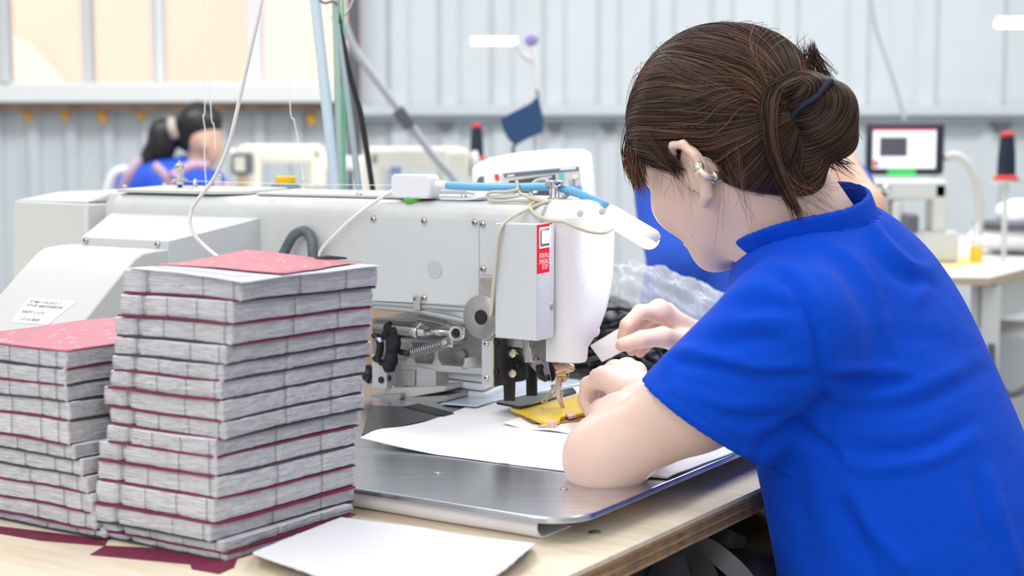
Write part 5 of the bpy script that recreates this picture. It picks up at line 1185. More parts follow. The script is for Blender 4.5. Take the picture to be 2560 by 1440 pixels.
box_px('blue_label', 976, 417, 1003, 436, 4.415, .004, mat('label_blue', (.16, .24, .50), .5), t1, 0)
t2, f2, ax2 = machine_far('cream sewing machine between the rear woman and the poles', 700, 425, 5.0, .62, mat('ivory_machine_paint', (.76, .73, .62), .45), .3, -1)
t3, f3, ax3 = machine_far('pale sewing machine partly behind the leaning poles', 850, 440, 5.6, .55, m_pale, -.2)
bx_ = thing('switch_box', 'dark box with pale display next to the rear woman', 'switch box', P4(600, 460, 4.9)); box_px('box_case', 578, 382, 624, 436, 4.85, .08, m_dark, bx_, .008); box_px('display', 586, 392, 612, 428, 4.845, .004, mat('display_pale', (.60, .60, .48), .5), bx_, 0)
box_px('pedestal', 592, 436, 612, 480, 4.87, .05, m_edge, bx_, .002)
for pts_, m_, lb in (([(655, 352, 5.1), (660, 330, 5.1)], m_white, 'white'),): pass
q = MB(); rt = [at_d(480, 560, 4.4), at_d(1500, 560, 4.4)]; zt_r = .78
rtb = thing('rear_table', 'long pale table carrying the rear sewing machines', 'table', (P4(800, 500, 4.9)[0], 4.9, 0))
x0_, x1_ = P4(560, 500, 4.9)[0], P4(1240, 500, 4.9)[0]; q = MB(); q.box(((x0_+x1_)/2, 4.95, P4(700, 500, 4.9)[2]-.045), (x1_-x0_, 1.4, .03), XA); q.build('table_top', m_tt, rtb)
for x_ in (x0_+.1, x1_-.1):
    for y_ in (4.4, 5.5): q = MB(); q.box((x_, y_, .43), (.05, .05, .86), XA); q.build('leg', m_pale, rtb)
for t_, f_ in ((t1, f1), (t2, f2), (t3, f3)):
    q = MB(); c = f_(0, 0, -.16); zt0 = P4(700, 500, 4.9)[2]-.03; q.box((c[0], c[1], (c[2]+zt0)/2), (.26, .10, max(.005, c[2]-zt0)), XA); q.build('stand', m_pale, t_)
def person_far(label, prims_skin, prims_shirt, prims_hair, loc, h, extra=None):
    t = thing('person', label, 'person', loc)
    for nm, pr, m in (('body', prims_skin, m_skin2), ('shirt', prims_shirt, m_bsh), ('hair', prims_hair, m_hairb)):
        if not pr: continue
        pts = np.array([p for pr_ in pr for p in ([pr_[1], pr_[2]] if pr_[0] == 'c' else [pr_[1]])]); pad = max(max(pr_[3], pr_[4]) if pr_[0] == 'c' else max(pr_[2]) for pr_ in pr)+.02
        def f(P, pr=pr):
            d = None
            for p in pr: e = rc(P, p[1], p[2], p[3], p[4]) if p[0] == 'c' else el(P, p[1], p[2]); d = e if d is None else sm(d, e, .02)
            return d
        V, Fq = nets(f, pts.min(0)-pad, pts.max(0)+pad, h); link_mesh(nm, relax(V, Fq, 1), Fq, m, t, True)
    return t
D5 = 5.6; W = lambda x, y, d=D5: P4(x, y, d).astype(np.float32)
hp = W(440, 640, 5.7); hp[2] = .50
w1 = person_far('rear woman with black ponytail and blue top at the left', [
    ('e', W(505, 335), (.072, .085, .095)), ('e', W(525, 372), (.045, .055, .060)), ('c', W(500, 400), W(465, 450), .05, .055), ('c', W(548, 362), W(552, 370), .010, .013), ('e', W(513, 362, D5-.075), (.010, .012, .028)),
    ('c', W(560, 480), W(640, 540, 5.2), .038, .030), ('c', W(330, 480), W(420, 560, 5.3), .040, .030), ('c', W(420, 560, 5.3), W(560, 560, 5.0), .030, .022), ('c', W(640, 540, 5.2), W(700, 545, 5.0), .028, .022),
    ('c', hp, hp+np.array([.5, -.25, 0], np.float32), .08, .06), ('c', hp+np.array([.5, -.25, 0], np.float32), hp+np.array([.5, -.25, -.42], np.float32), .055, .04)],
    [('e', W(430, 500), (.20, .13, .16)), ('e', W(430, 620), (.17, .13, .25)), ('c', W(330, 470), W(530, 460), .062, .055), ('c', W(470, 425), W(430, 460), .060, .085), ('e', hp, (.18, .16, .12))],
    [('e', W(498, 308), (.082, .095, .085)), ('e', W(475, 335), (.055, .080, .075)), ('e', W(405, 355), (.055, .055, .090)), ('e', W(375, 395), (.035, .04, .055)), ('c', W(440, 315), W(410, 330), .035, .045), ('e', W(540, 300), (.022, .05, .04))],
    (hp[0], hp[1], 0), .012)
m_mauve = mat('mauve_strap', (.52, .36, .50), .8)
for pts_ in ([(306, 470, 5.46), (325, 430, 5.44), (348, 395, 5.46)], [(385, 412, 5.42), (410, 436, 5.42), (430, 470, 5.44)], [(430, 440, 5.42), (462, 420, 5.44), (490, 412, 5.46), (520, 415, 5.47)]): tubep('apron_strap', pts_, .017, m_mauve, parent=w1)
tubep('hair_band', [(428, 300, 5.53), (430, 322, 5.50), (436, 340, 5.52)], .016, mat('beige_band', (.45, .40, .34), .8), parent=w1)
wch = thing('chair_back', 'white chair behind the rear woman at the left', 'chair', (*P4(290, 470, 5.75)[:2], 0)); q = MB(); q.tube(smooth_path([P4(262, 560, 5.75), P4(272, 470, 5.75), P4(292, 430, 5.75), P4(330, 425, 5.75)], 5), .02, 10); q.build('back_frame', m_white, wch, smooth=True)
pc_ = P4(300, 560, 5.75); q = MB(); q.tube([(pc_[0]-.06, 5.75, 0), (pc_[0]-.06, 5.75, pc_[2])], .02, 8); q.build('leg', m_white, wch)
# person right behind the seamstress
D2 = 2.95; W2 = lambda x, y, d=D2: P4(x, y, d).astype(np.float32)
h2 = W2(1880, 900); h2[2] = .52
person_far('person in blue top seated behind the brown haired woman', [
    ('e', W2(1840, 260), (.075, .088, .105)), ('c', W2(1845, 330), W2(1860, 400), .055, .06), ('c', W2(1860, 420), W2(2075, 425, 2.91), .055, .045), ('c', W2(1860, 410), h2, .07, .09), ('c', W2(2075, 412, 2.90), W2(2160, 520, 2.80), .050, .040), ('c', W2(2160, 520, 2.80), W2(2050, 620, 2.60), .038, .028),
    ('c', h2, h2+np.array([-.1, -.42, 0], np.float32), .08, .06)],
    [('e', W2(1860, 560), (.21, .12, .17)), ('e', W2(1850, 760), (.20, .13, .24)), ('c', W2(1680, 480), W2(2060, 450), .065, .065), ('c', W2(2060, 440), W2(2110, 480, 2.88), .070, .062), ('c', W2(1680, 490), W2(1705, 650, 2.86), .074, .066), ('e', h2, (.19, .17, .13))],
    [('e', W2(1842, 235), (.088, .10, .095))], (h2[0], h2[1], 0), .013)
s2_ = thing('stool', 'dark stool of the person in blue behind', 'stool', (h2[0], h2[1], 0)); q = MB(); q.lathe((h2[0], h2[1], h2[2]-.17), ZZ, [(.16, 0), (.16, .05)], 20); q.build('seat', m_dark, s2_); q = MB(); q.tube([(h2[0], h2[1], 0), (h2[0], h2[1], h2[2]-.17)], .03, 10); q.build('post', m_dark, s2_)
# -- black bags hanging under the bench at the right
m_bg = mat('black_bag_cloth', (.012, .012, .015), .55, bump=.001, bump_scale=60); U0 = P4(1690, 1400, 1.50)
bg = thing('black_bag', 'black cloth bags with grey straps heaped under the bench edge', 'bag', (U0[0], U0[1], .58))
pr = [((U0[0], U0[1]-.01, .625), (.20, .17, .082)), ((U0[0]+.09, U0[1]+.09, .65), (.14, .16, .062)), ((U0[0]-.10, U0[1]-.09, .60), (.16, .16, .07)), ((U0[0]+.10, U0[1]-.13, .58), (.16, .12, .08))]
softblob('bag_cloth', pr, m_bg, (U0[0]-.34, U0[1]-.32, .48), (U0[0]+.32, U0[1]+.30, .742), .010, bg, .012, 40, floor=.50)
m_stp = mat('grey_strap', (.03, .03, .036), .6)
def strap(pts, w, th, m, nm='strap'):
    P = smooth_path([P4(*p) for p in pts], 6); q = MB(); vs = []; fs = []
    for i, p in enumerate(P):
        T = P[min(i+1, len(P)-1)]-P[max(i-1, 0)]; T /= np.linalg.norm(T); s = nrm(np.cross(T, np.array([.2, 1, -.4]))); n_ = np.cross(s, T)
        vs += [p+s*w-n_*th, p+s*w+n_*th, p-s*w+n_*th, p-s*w-n_*th]
    for i in range(len(P)-1):
        for k in range(4): k2 = (k+1) % 4; fs.append((i*4+k, i*4+k2, i*4+4+k2, i*4+4+k))
    q.add(vs, fs); q.build(nm, m, bg, smooth='auto')
strap([(1700, 1362, 1.47), (1760, 1368, 1.45), (1810, 1400, 1.43), (1860, 1450, 1.42), (1900, 1520, 1.41)], .010, .0012, mat('pale_strap', (.16, .145, .15), .6))
strap([(1560, 1440, 1.40), (1640, 1400, 1.42), (1700, 1392, 1.43), (1750, 1425, 1.42), (1775, 1500, 1.40)], .014, .0012, m_stp)
strap([(1650, 1500, 1.38), (1665, 1440, 1.40), (1720, 1425, 1.41)], .016, .0012, m_stp)
strap([(1780, 1330, 1.50), (1820, 1345, 1.49), (1860, 1362, 1.49)], .008, .001, m_stp)
# ------------------------------------------------------------------ the seamstress in the blue shirt
def D3(px, py, d): return at_d(px, py, d).astype(np.float32)
HC = D3(1797, 345, 1.50)
fF = nrm(np.array([-.46, .77, -.44])); fU = np.array([-.38, .26, .90]); fU = nrm(fU-fF*(fU@fF)); fL = np.cross(fU, fF)
HA = np.array([fF, fL, fU], np.float32)                     # head axes: forward, left, up
def hw(f, l, u): return HC+fF*f+fL*l+fU*u                   # head point -> world
NB = D3(2040, 625, 1.475)
SL = D3(1975, 812, 1.345); SR = D3(2185, 800, 1.60)
EL = D3(1512, 1140, 1.405); WL = D3(1612, 1000, 1.60)
ER = D3(1990, 1010, 1.86); WR = D3(1748, 852, 1.86)
def head_sdf(P, neck=True):
    Q = (P-HC)@HA.T; Q = Q.astype(np.float32); Y = np.abs(Q[..., 1]); QS = np.stack([Q[..., 0], Y, Q[..., 2]], -1)
    d = el(Q, (-.012, 0, .018), (.094, .076, .086))
    d = sm(d, el(QS, (.032, 0, -.045), (.056, .060, .070)), .03)
    d = sm(d, rc(QS, (-.008, .053, -.066), (.056, .022, -.100), .019, .018), .025)
    d = sm(d, el(Q, (.066, 0, -.103), (.020, .022, .015)), .016)
    d = sm(d, el(QS, (.056, .038, -.042), (.026, .024, .026)), .02)
    d = sm(d, rc(QS, (.082, .014, .006), (.070, .045, .002), .010, .010), .014)
    d = sm(d, rc(Q, (.088, 0, -.008), (.108, 0, -.046), .0075, .0105), .010)
    d = sm(d, el(QS, (.098, .010, -.050), (.010, .007, .007)), .006)
    d = smax(d, -el(QS, (.098, .031, -.014), (.017, .018, .011)), .010)
    d = sm(d, el(QS, (.075, .031, -.015), (.0125, .0125, .0125)), .003)
    d = sm(d, el(Q, (.090, 0, -.076), (.010, .022, .0055)), .005); d = sm(d, el(Q, (.088, 0, -.085), (.010, .019, .0060)), .005)
    d = smax(d, -rc(QS, (.101, 0, -.0805), (.090, .021, -.0800), .0011, .0008), .003)
    # near ear (left): bowl, helix, lobe
    ec = (-.022, .071, -.030)
    def earpart(sg):
        E = np.stack([(Q[..., 0]+.024)/1.04-.014, Q[..., 1]*sg, Q[..., 2]+.013], -1)
        e = el(E, (-.026, .081, -.024), (.016, .0055, .026)); t = None
        pts = [(-.012, .079, -.036), (-.008, .083, -.020), (-.010, .087, -.004), (-.022, .091, .006), (-.036, .092, .000), (-.043, .091, -.016), (-.040, .088, -.034), (-.028, .083, -.052), (-.017, .080, -.056)]
        rr = [.0030, .0034, .0038, .0042, .0044, .0042, .0042, .0062, .0052]
        e2 = None
        for k in range(len(pts)-1):
            c = rc(E, pts[k], pts[k+1], rr[k], rr[k+1]); e2 = c if e2 is None else sm(e2, c, .002)
        e = sm(e, e2, .004); e = smax(e, -el(E, (-.022, .093, -.022), (.010, .010, .014)), .004)
        e = sm(e, rc(E, (-.034, .089, -.006), (-.030, .086, -.036), .0026, .0030), .003); e = sm(e, rc(E, (-.010, .080, -.030), (-.013, .083, -.036), .0036, .003), .003)
        return sm(e, rc(E, (-.024, .068, -.024), (-.020, .078, -.026), .011, .007), .008)
    d = sm(d, earpart(1.0), .003); d = sm(d, earpart(-1.0), .003)
    if neck:
        a = hw(-.030, 0, -.045); d = sm(d, rc(P, a, NB, .053, .056), .030)
        d = sm(d, rc(P, hw(-.008, .035, -.07), NB+np.array([-.05, -.03, -.02], np.float32), .020, .020), .03)
    return d
def chain(P, pts, rr, k=.004):
    d = None
    for i in range(len(pts)-1):
        c = rc(P, pts[i], pts[i+1], rr[i], rr[i+1]); d = c if d is None else sm(d, c, k)
    return d
def larm(P):
    d = rc(P, SL, D3(1745, 1005, 1.375), .050, .043); d = sm(d, rc(P, D3(1745, 1005, 1.375), EL, .043, .033), .02)
    d = sm(d, rc(P, D3(1492, 1166, 1.398), D3(1520, 1150, 1.41), .019, .028), .02)
    mid = D3(1560, 1075, 1.49); d = sm(d, chain(P, [EL, mid, WL], [.034, .037, .023], .012), .028); return d
def rarm(P):
    d = chain(P, [SR, ER, D3(1860, 930, 1.86), WR], [.050, .036, .036, .023], .02); return d
# left hand, pressing the template: back of the hand up, fingers bent down over the plate
LH = [([(1512, 945, 1.655), (1470, 962, 1.672), (1463, 1000, 1.680), (1474, 1028, 1.678)], [.0105, .0095, .0088, .0078]),
      ([(1540, 930, 1.675), (1494, 942, 1.700), (1478, 990, 1.712), (1486, 1020, 1.710)], [.0108, .0097, .0088, .0080]),
      ([(1568, 924, 1.690), (1525, 930, 1.724), (1500, 980, 1.738), (1504, 1008, 1.736)], [.0105, .0094, .0086, .0078]),
      ([(1590, 930, 1.700), (1556, 932, 1.738), (1530, 972, 1.752), (1530, 998, 1.750)], [.0095, .0084, .0076, .0068]),
      ([(1585, 1000, 1.625), (1540, 1012, 1.640), (1502, 1018, 1.652), (1478, 1030, 1.662)], [.0125, .0120, .0100, .0085])]
def handL(P):
    d = None
    for k, (pp, rr) in enumerate(LH):
        pts = [D3(*p) for p in pp]; c = chain(P, pts, rr, .003)
        if k < 4: c = sm(c, rc(P, WL, pts[0], .019, rr[0]*1.12), .012)
        else: c = sm(c, rc(P, WL, pts[0], .018, .013), .012)
        d = c if d is None else sm(d, c, .0045 if k < 4 else .008)
    for pp in (((1506, 936, 1.650)), ((1540, 921, 1.672)), ((1567, 916, 1.690))): d = sm(d, el(P, D3(*pp), (.0085, .0085, .0075)), .007)
    return d
RH = [([(1650, 778, 1.815), (1600, 780, 1.795), (1567, 812, 1.790), (1556, 846, 1.792)], [.0105, .0092, .0084, .0074]),
      ([(1664, 782, 1.838), (1612, 796, 1.826), (1582, 832, 1.820), (1572, 866, 1.818)], [.0105, .0094, .0086, .0076]),
      ([(1672, 800, 1.860), (1626, 818, 1.852), (1596, 850, 1.846), (1580, 876, 1.842)], [.0100, .0090, .0082, .0074]),
      ([(1676, 822, 1.878), (1638, 842, 1.872), (1612, 866, 1.866), (1600, 882, 1.862)], [.0090, .0080, .0072, .0066]),
      ([(1706, 858, 1.810), (1656, 842, 1.782), (1604, 848, 1.770), (1556, 862, 1.770)], [.0140, .0125, .0105, .0088])]
def handR(P):
    d = None
    for k, (pp, rr) in enumerate(RH):
        pts = [D3(*p) for p in pp]; c = chain(P, pts, rr, .003)
        c = sm(c, rc(P, WR, pts[0], .020 if k < 4 else .018, rr[0]*1.1), .012)
        d = c if d is None else sm(d, c, .004 if k < 4 else .007)
    d = sm(d, el(P, D3(1646, 764, 1.815), (.0085, .0085, .0075)), .007)
    return d
TC = [D3(2122, 850, 1.490), D3(2225, 1110, 1.465), D3(2315, 1560, 1.44)]
TU, TV = UU.astype(np.float32), VV.astype(np.float32)
def axes_for(a, b):
    w = nrm((a-b).astype(float)); u = UU-w*(UU@w); u = nrm(u); return np.array([u, np.cross(w, u), w], np.float32)
AX1 = axes_for(TC[0], TC[1]); AX2 = axes_for(TC[1], TC[2])
def torso(P, o=0.0):
    d = el(P, TC[0], (.100+o, .160+o, .150+o), AX1)
    d = sm(d, el(P, TC[1], (.105+o, .155+o, .20+o), AX1), .06)
    d = sm(d, el(P, TC[2], (.125+o, .165+o, .24+o), AX2), .08)
    d = sm(d, rc(P, NB+TV*.0+np.array([.02, -.01, -.03], np.float32), SL, .050+o, .050+o), .05)
    d = sm(d, rc(P, NB+np.array([.02, .0, -.03], np.float32), SR, .050+o, .050+o), .05)
    return d
def grab(fn, lo, hi, h, clip=None, rel=1):
    V, Fq = nets(fn, lo, hi, h); V = relax(V, Fq, rel, .4)
    if clip is not None: V, Fq = keepf(V, Fq, clip(V))
    return V, Fq
def box_of(pts, pad):
    a = np.array(pts); return a.min(0)-pad, a.max(0)+pad
def joinm(parts):
    Vs, Fs, n = [], [], 0
    for V, Fq in parts: Vs.append(V); Fs.append(Fq+n); n += len(V)
    return np.concatenate(Vs), np.concatenate(Fs)
parts = []
lo, hi = box_of([hw(f, l, u) for f in (-.13, .13) for l in (-.10, .10) for u in (-.135, .115)], .004)
hi = hi.copy(); lo[2] = min(lo[2], NB[2]-.02); hi[0] = max(hi[0], NB[0]+.07)
parts.append(grab(head_sdf, lo, hi, .0026))
lo, hi = box_of([EL, WL, D3(1780, 960, 1.36), D3(1455, 1020, 1.68), D3(1600, 930, 1.75)], .045)
parts.append(grab(lambda P: sm(larm(P), handL(P), .010), lo, hi, .0028, lambda V: V[:, 0] < hi[0]-.012))
lo, hi = box_of([WR, D3(1900, 940, 1.86), D3(1548, 870, 1.77), D3(1646, 750, 1.88)], .04)
parts.append(grab(lambda P: sm(rarm(P), handR(P), .010), lo, hi, .0026))
# hidden body under the shirt, and legs under the bench
KL = D3(1700, 1650, 1.50); HPp = TC[2]-np.array([0, 0, .10], np.float32); UU32 = UU.astype(np.float32)
hipL = HPp+np.array([0, 0, -.08], np.float32)-TV*.09; hipR = hipL+TV*.18
kL = hipL+UU32*.42+np.array([0, 0, -.02], np.float32)-TV*.03; kR = kL+TV*.22; fL_ = kL*1; fL_[2] = .09; fR_ = kR*1; fR_[2] = .09
def lower(P):
    d = torso(P, -.012); d = sm(d, rc(P, SL, D3(1800, 940, 1.37), .045, .042), .02); d = sm(d, chain(P, [SR, ER], [.045, .034]), .02)
    for h_, k_, f_ in ((hipL, kL, fL_), (hipR, kR, fR_)):
        d = sm(d, rc(P, h_, k_, .085, .055), .04); d = sm(d, rc(P, k_, f_, .050, .035), .02); d = sm(d, rc(P, f_-np.array([0, 0, .05], np.float32), f_+UU32*.14-np.array([0, 0, .055], np.float32), .035, .028), .02)
    return sm(d, rc(P, NB, TC[0], .05, .06), .03)
lo, hi = box_of([TC[0], SL, SR, ER, fL_, fR_, hipL, hipR, fL_+UU32*.16], .10); hi[2] = NB[2]+.0; lo[2] = 0.0
parts.append(grab(lower, lo, hi, .013))
V, Fq = joinm(parts)
m_skin = mat('skin', (.78, .56, .47), .42, spec=.4, sss=.25, noise_amt=.05, noise_scale=26, bump=.00008, bump_scale=900)
woman = thing('person', 'seated woman in bright blue T-shirt with brown hair bun, bent over the sewing machine', 'person', (float(HPp[0]), float(HPp[1]), 0.0))
body = link_mesh('body', V, Fq, m_skin, woman, True)
m_eye = mat('eye_white', (.80, .78, .76), .2); m_iris = mat('dark_iris', (.02, .012, .008), .15); m_lip = mat('lip_pink', (.62, .27, .25), .4)
for sg in (-1, 1):
    ce = hw(.0768, .031*sg, -.0185); q = MB(); q.ball(ce, (.0119, .0118, .0058), 16, HA); eye = q.build('eye', m_eye, body, smooth=True)
    q = MB(); q.ball(hw(.0862, .031*sg, -.0205), (.0028, .0040, .0034), 10, HA); q.build('iris', m_iris, body, smooth=True)
    q = MB(); q.tube(smooth_path([hw(.086, .019*sg, .004), hw(.088, .030*sg, .008), hw(.080, .043*sg, .003)], 5), [.0016]*10+[.0006], 6); q.build('eyebrow', m_iris, body, smooth=True)
q = MB(); q.tube(smooth_path([hw(.088, .021, -.0800), hw(.0985, .008, -.0765), hw(.0985, 0, -.0775), hw(.0985, -.008, -.0765), hw(.088, -.021, -.0800)], 5), [.0008]+[.0024]*19+[.0008], 8); q.build('upper_lip', m_lip, body, smooth=True)
q = MB(); q.tube(smooth_path([hw(.088, .019, -.0820), hw(.0965, .008, -.0850), hw(.097, 0, -.0858), hw(.0965, -.008, -.0850), hw(.088, -.019, -.0820)], 5), [.0008]+[.0030]*19+[.0008], 8); q.build('lower_lip', m_lip, body, smooth=True)
# ---- T-shirt
m_shirt = mat('blue_cotton', (.0005, .062, .56), .8, spec=.12, bump=.0050, bump_scale=13, sheen=.02, stretch=(1, 1, 1.8))
HEM = D3(1752, 1052, 1.375); hd = nrm((D3(1700, 1120, 1.40)-D3(1985, 812, 1.335)).astype(float))
CAX = nrm((hw(-.045, 0, -.03)-NB).astype(float)).astype(np.float32)
def cavity(P): return rc(P, NB-CAX*.012, NB+CAX*.11, .066, .082)
HEM2 = (HEM+hd*.035).astype(np.float32)
def shirt_f(P):
    d = torso(P, .004)
    sl = rc(P, SL+np.array([0, 0, -.006], np.float32), HEM2, .066, .070)
    sl = sm(sl, rc(P, D3(1985, 900, 1.36), D3(1845, 1065, 1.375), .052, .044), .03)
    p1 = D3(1605, 957, 1.37).astype(float); p2 = D3(1890, 1142, 1.36).astype(float); up = nrm(p2-p1); hn = np.cross(up, np.array([.06, 1.0, .05])); hn = nrm(hn); hn = -hn if hn[0] > 0 else hn
    pl = ((P-p1.astype(np.float32))@hn.astype(np.float32))
    sl = np.maximum(sl, pl)
    # hollow cuff around the arm
    sl = np.maximum(sl, -(np.maximum(rc(P, SL+np.array([0, 0, -.006], np.float32), HEM2, 0., 0.)-.057, -(pl+.030))))
    d = sm(d, sl, .016)
    sr = rc(P, SR, D3(2010, 960, 1.82), .064, .060); d = sm(d, sr, .03)
    return smax(d, -cavity(P), .004)
CN = D3(2035, 600, 1.478); cax = nrm((hw(-.05, 0, -.02)-NB).astype(float)); cax = nrm(cax+np.array([.10, -.05, .25]))
cx_ = nrm(np.cross(cax, VV)); cy_ = np.cross(cax, cx_)
def collar_f2(P):
    return np.maximum(np.abs(cavity(P)-.0005)-.0024, np.abs(torso_sh(P)-.0015)-.0125)
def torso_sh(P):
    return sm(torso(P, .004), rc(P, SL, HEM, .066, .064), .016)
def collar_f(P):
    q = P-CN.astype(np.float32); h_ = q@cax.astype(np.float32); a = q@cx_.astype(np.float32); b_ = q@cy_.astype(np.float32)
    rr = np.sqrt((a/1.10)**2+(b_/1.0)**2); return np.maximum(np.abs(rr-(.071-.18*(h_))) - .0028, np.abs(h_-.010)-.018)
lo, hi = box_of([TC[0], TC[1], SL, SR, HEM, D3(1600, 950, 1.38), D3(2600, 1440, 1.40), D3(2020, 980, 1.85)], .12); hi[2] = 1.11; lo[2] = .60
lo[1] = 1.13; hi[0] = .66
V, Fq = nets(shirt_f, lo, hi, .0044); V = relax(V, Fq, 2, .5)
p1 = D3(1605, 957, 1.37).astype(float); p2 = D3(1890, 1142, 1.36).astype(float); up = nrm(p2-p1); hn = np.cross(up, np.array([.06, 1.0, .05])); hn = nrm(hn); hn = -hn if hn[0] > 0 else hn
pl_ = (V-p1)@hn; nearh = (np.abs(pl_) < .0046) & (np.linalg.norm(V-HEM, axis=1) < .10); V[nearh] -= hn[None]*pl_[nearh, None]
ng = vnormals(V, Fq)
def pixv(V):
    P = V-np.array([0, 0, CAMZ]); dep = P[:, 1]*cp-P[:, 2]*sp; up = P[:, 1]*sp+P[:, 2]*cp; return np.stack([CX+F_PX*P[:, 0]/dep, CY-F_PX*up/dep], 1)
FOLDS = [  # polyline in the picture, width, height (+ ridge, - valley)
    ([(1868, 668), (1925, 668), (1985, 715), (2030, 790), (2052, 880), (2062, 1010)], 11, -.0060),
    ([(1880, 655), (1940, 655), (2005, 700), (2055, 790), (2078, 880), (2085, 990)], 14, .0022),
    ([(2062, 1010), (2010, 1065), (1950, 1100), (1900, 1130)], 22, -.010), ([(1985, 1075), (2060, 1110), (2100, 1160)], 16, -.007),
    ([(2075, 1030), (2050, 1080), (2120, 1140)], 18, .004),
    ([(1690, 905), (1780, 918), (1900, 945), (2010, 940)], 12, -.0050), ([(1650, 930), (1700, 880), (1790, 890), (1900, 915), (2020, 910)], 16, .0048),
    ([(1760, 820), (1850, 800), (1960, 800)], 20, .0040), ([(1780, 870), (1860, 850), (1960, 850)], 18, -.0036),
    ([(1820, 745), (1900, 720), (1970, 740)], 20, .0040), ([(1850, 790), (1900, 765), (1990, 780)], 16, -.0030),
    ([(1700, 975), (1800, 1010), (1950, 1010)], 20, .0034), ([(1740, 1000), (1850, 1050), (1980, 1040)], 16, -.0030),
    ([(2075, 925), (2160, 922), (2270, 930)], 13, .0045), ([(2080, 950), (2180, 962), (2270, 958)], 13, -.0050),
    ([(2100, 1000), (2230, 985), (2340, 950), (2430, 900)], 20, .0030), ([(2120, 1030), (2250, 1025), (2370, 980), (2460, 930)], 18, -.0032),
    ([(2080, 1115), (2200, 1130), (2320, 1115), (2420, 1060)], 20, -.0050), ([(2080, 1150), (2200, 1165), (2330, 1145), (2440, 1090)], 20, .0038),
    ([(2130, 1230), (2180, 1320), (2250, 1400), (2280, 1440)], 22, .0052), ([(2100, 1260), (2150, 1360), (2190, 1440)], 24, -.0050),
    ([(2470, 1180), (2500, 1290), (2545, 1420)], 18, .0040), ([(2440, 1200), (2475, 1320), (2510, 1440)], 18, -.0040),
    ([(2170, 545), (2215, 610), (2270, 660), (2310, 672)], 12, .0045), ([(2150, 570), (2200, 640), (2260, 695), (2330, 710)], 16, -.0045),
    ([(2050, 600), (2120, 640), (2170, 700), (2200, 790), (2230, 870)], 18, .0034), ([(1950, 640), (2050, 630), (2120, 690), (2160, 780)], 18, -.0030),
    ([(2330, 640), (2320, 700), (2290, 760)], 16, .0028), ([(2200, 860), (2300, 840), (2380, 870), (2430, 930)], 26, -.0020),
    ([(1900, 1140), (1905, 1250), (1950, 1400)], 22, .003), ([(1990, 1150), (2000, 1280), (2040, 1420)], 26, -.0035), ([(1850, 1130), (1885, 1142)], 10, .002)]
px_ = pixv(V); view = V-np.array([0, 0, CAMZ]); facing = -(ng*view).sum(1)/np.linalg.norm(view, axis=1); disp = np.zeros(len(V))
for pl, w, amp in FOLDS:
    best = np.full(len(V), 1e9); tt = np.zeros(len(V)); pl = smooth_path([np.array([*p, 0.]) for p in pl], 5); n_ = len(pl)-1
    for i in range(n_):
        a, b_ = pl[i][:2], pl[i+1][:2]; d = b_-a; t = np.clip(((px_-a)@d)/(d@d), 0, 1); q = px_-(a+t[:, None]*d); ds = np.sqrt((q*q).sum(1)); m_ = ds < best; best[m_] = ds[m_]; tt[m_] = (i+t[m_])/n_
    disp += amp*np.exp(-(best/w)**2)*np.sin(np.pi*np.clip(tt*.94+.03, 0, 1))**.4
disp *= 1.25*np.clip(facing*4, 0, 1)
disp += .0010*pnoise(V*np.array([1, 1, 1.6]), 42, 3)*np.clip(pnoise(V, 9, 5)+.2, 0, 1)
V = V+ng*disp[:, None]; V = relax(V, Fq, 1, .35)
shirt = link_mesh('t_shirt', V, Fq, m_shirt, woman, True, label='bright blue short-sleeved cotton T-shirt')
lo_, hi_ = box_of([NB-UU*.10, NB+UU*.10, NB-VV*.10, NB+VV*.10], .03); lo_[2] = NB[2]-.06; hi_[2] = NB[2]+.11
Vc, Fc = nets(collar_f2, lo_, hi_, .0022); Vc = relax(Vc, Fc, 4, .5); link_mesh('collar', Vc, Fc, m_shirt, shirt, True)
# stitched hems on the cuff and the collar
def on_shirt_line(pxs, off=.0006):
    out = []
    for p in smooth_path([np.array([*q, 0.]) for q in pxs], 8):
        k = np.where((np.abs(px_[:, 0]-p[0]) < 14) & (np.abs(px_[:, 1]-p[1]) < 14) & (facing > 0))[0]
        if len(k): dd = np.hypot(px_[k, 0]-p[0], px_[k, 1]-p[1])+(view[k, 1]-view[k, 1].min())*400; j = k[np.argmin(dd)]; out.append(V[j]+ng[j]*off)
    return out
m_stitch = mat('blue_stitch', (.003, .04, .42), .8)
for pxs in ([(1625, 940), (1700, 990), (1800, 1060), (1900, 1120)],):
    P_ = on_shirt_line(pxs)
    if len(P_) > 3: q = MB(); q.tube(smooth_path(P_[::6], 3), .0004, 4); q.build('hem_stitch', m_stitch, shirt)
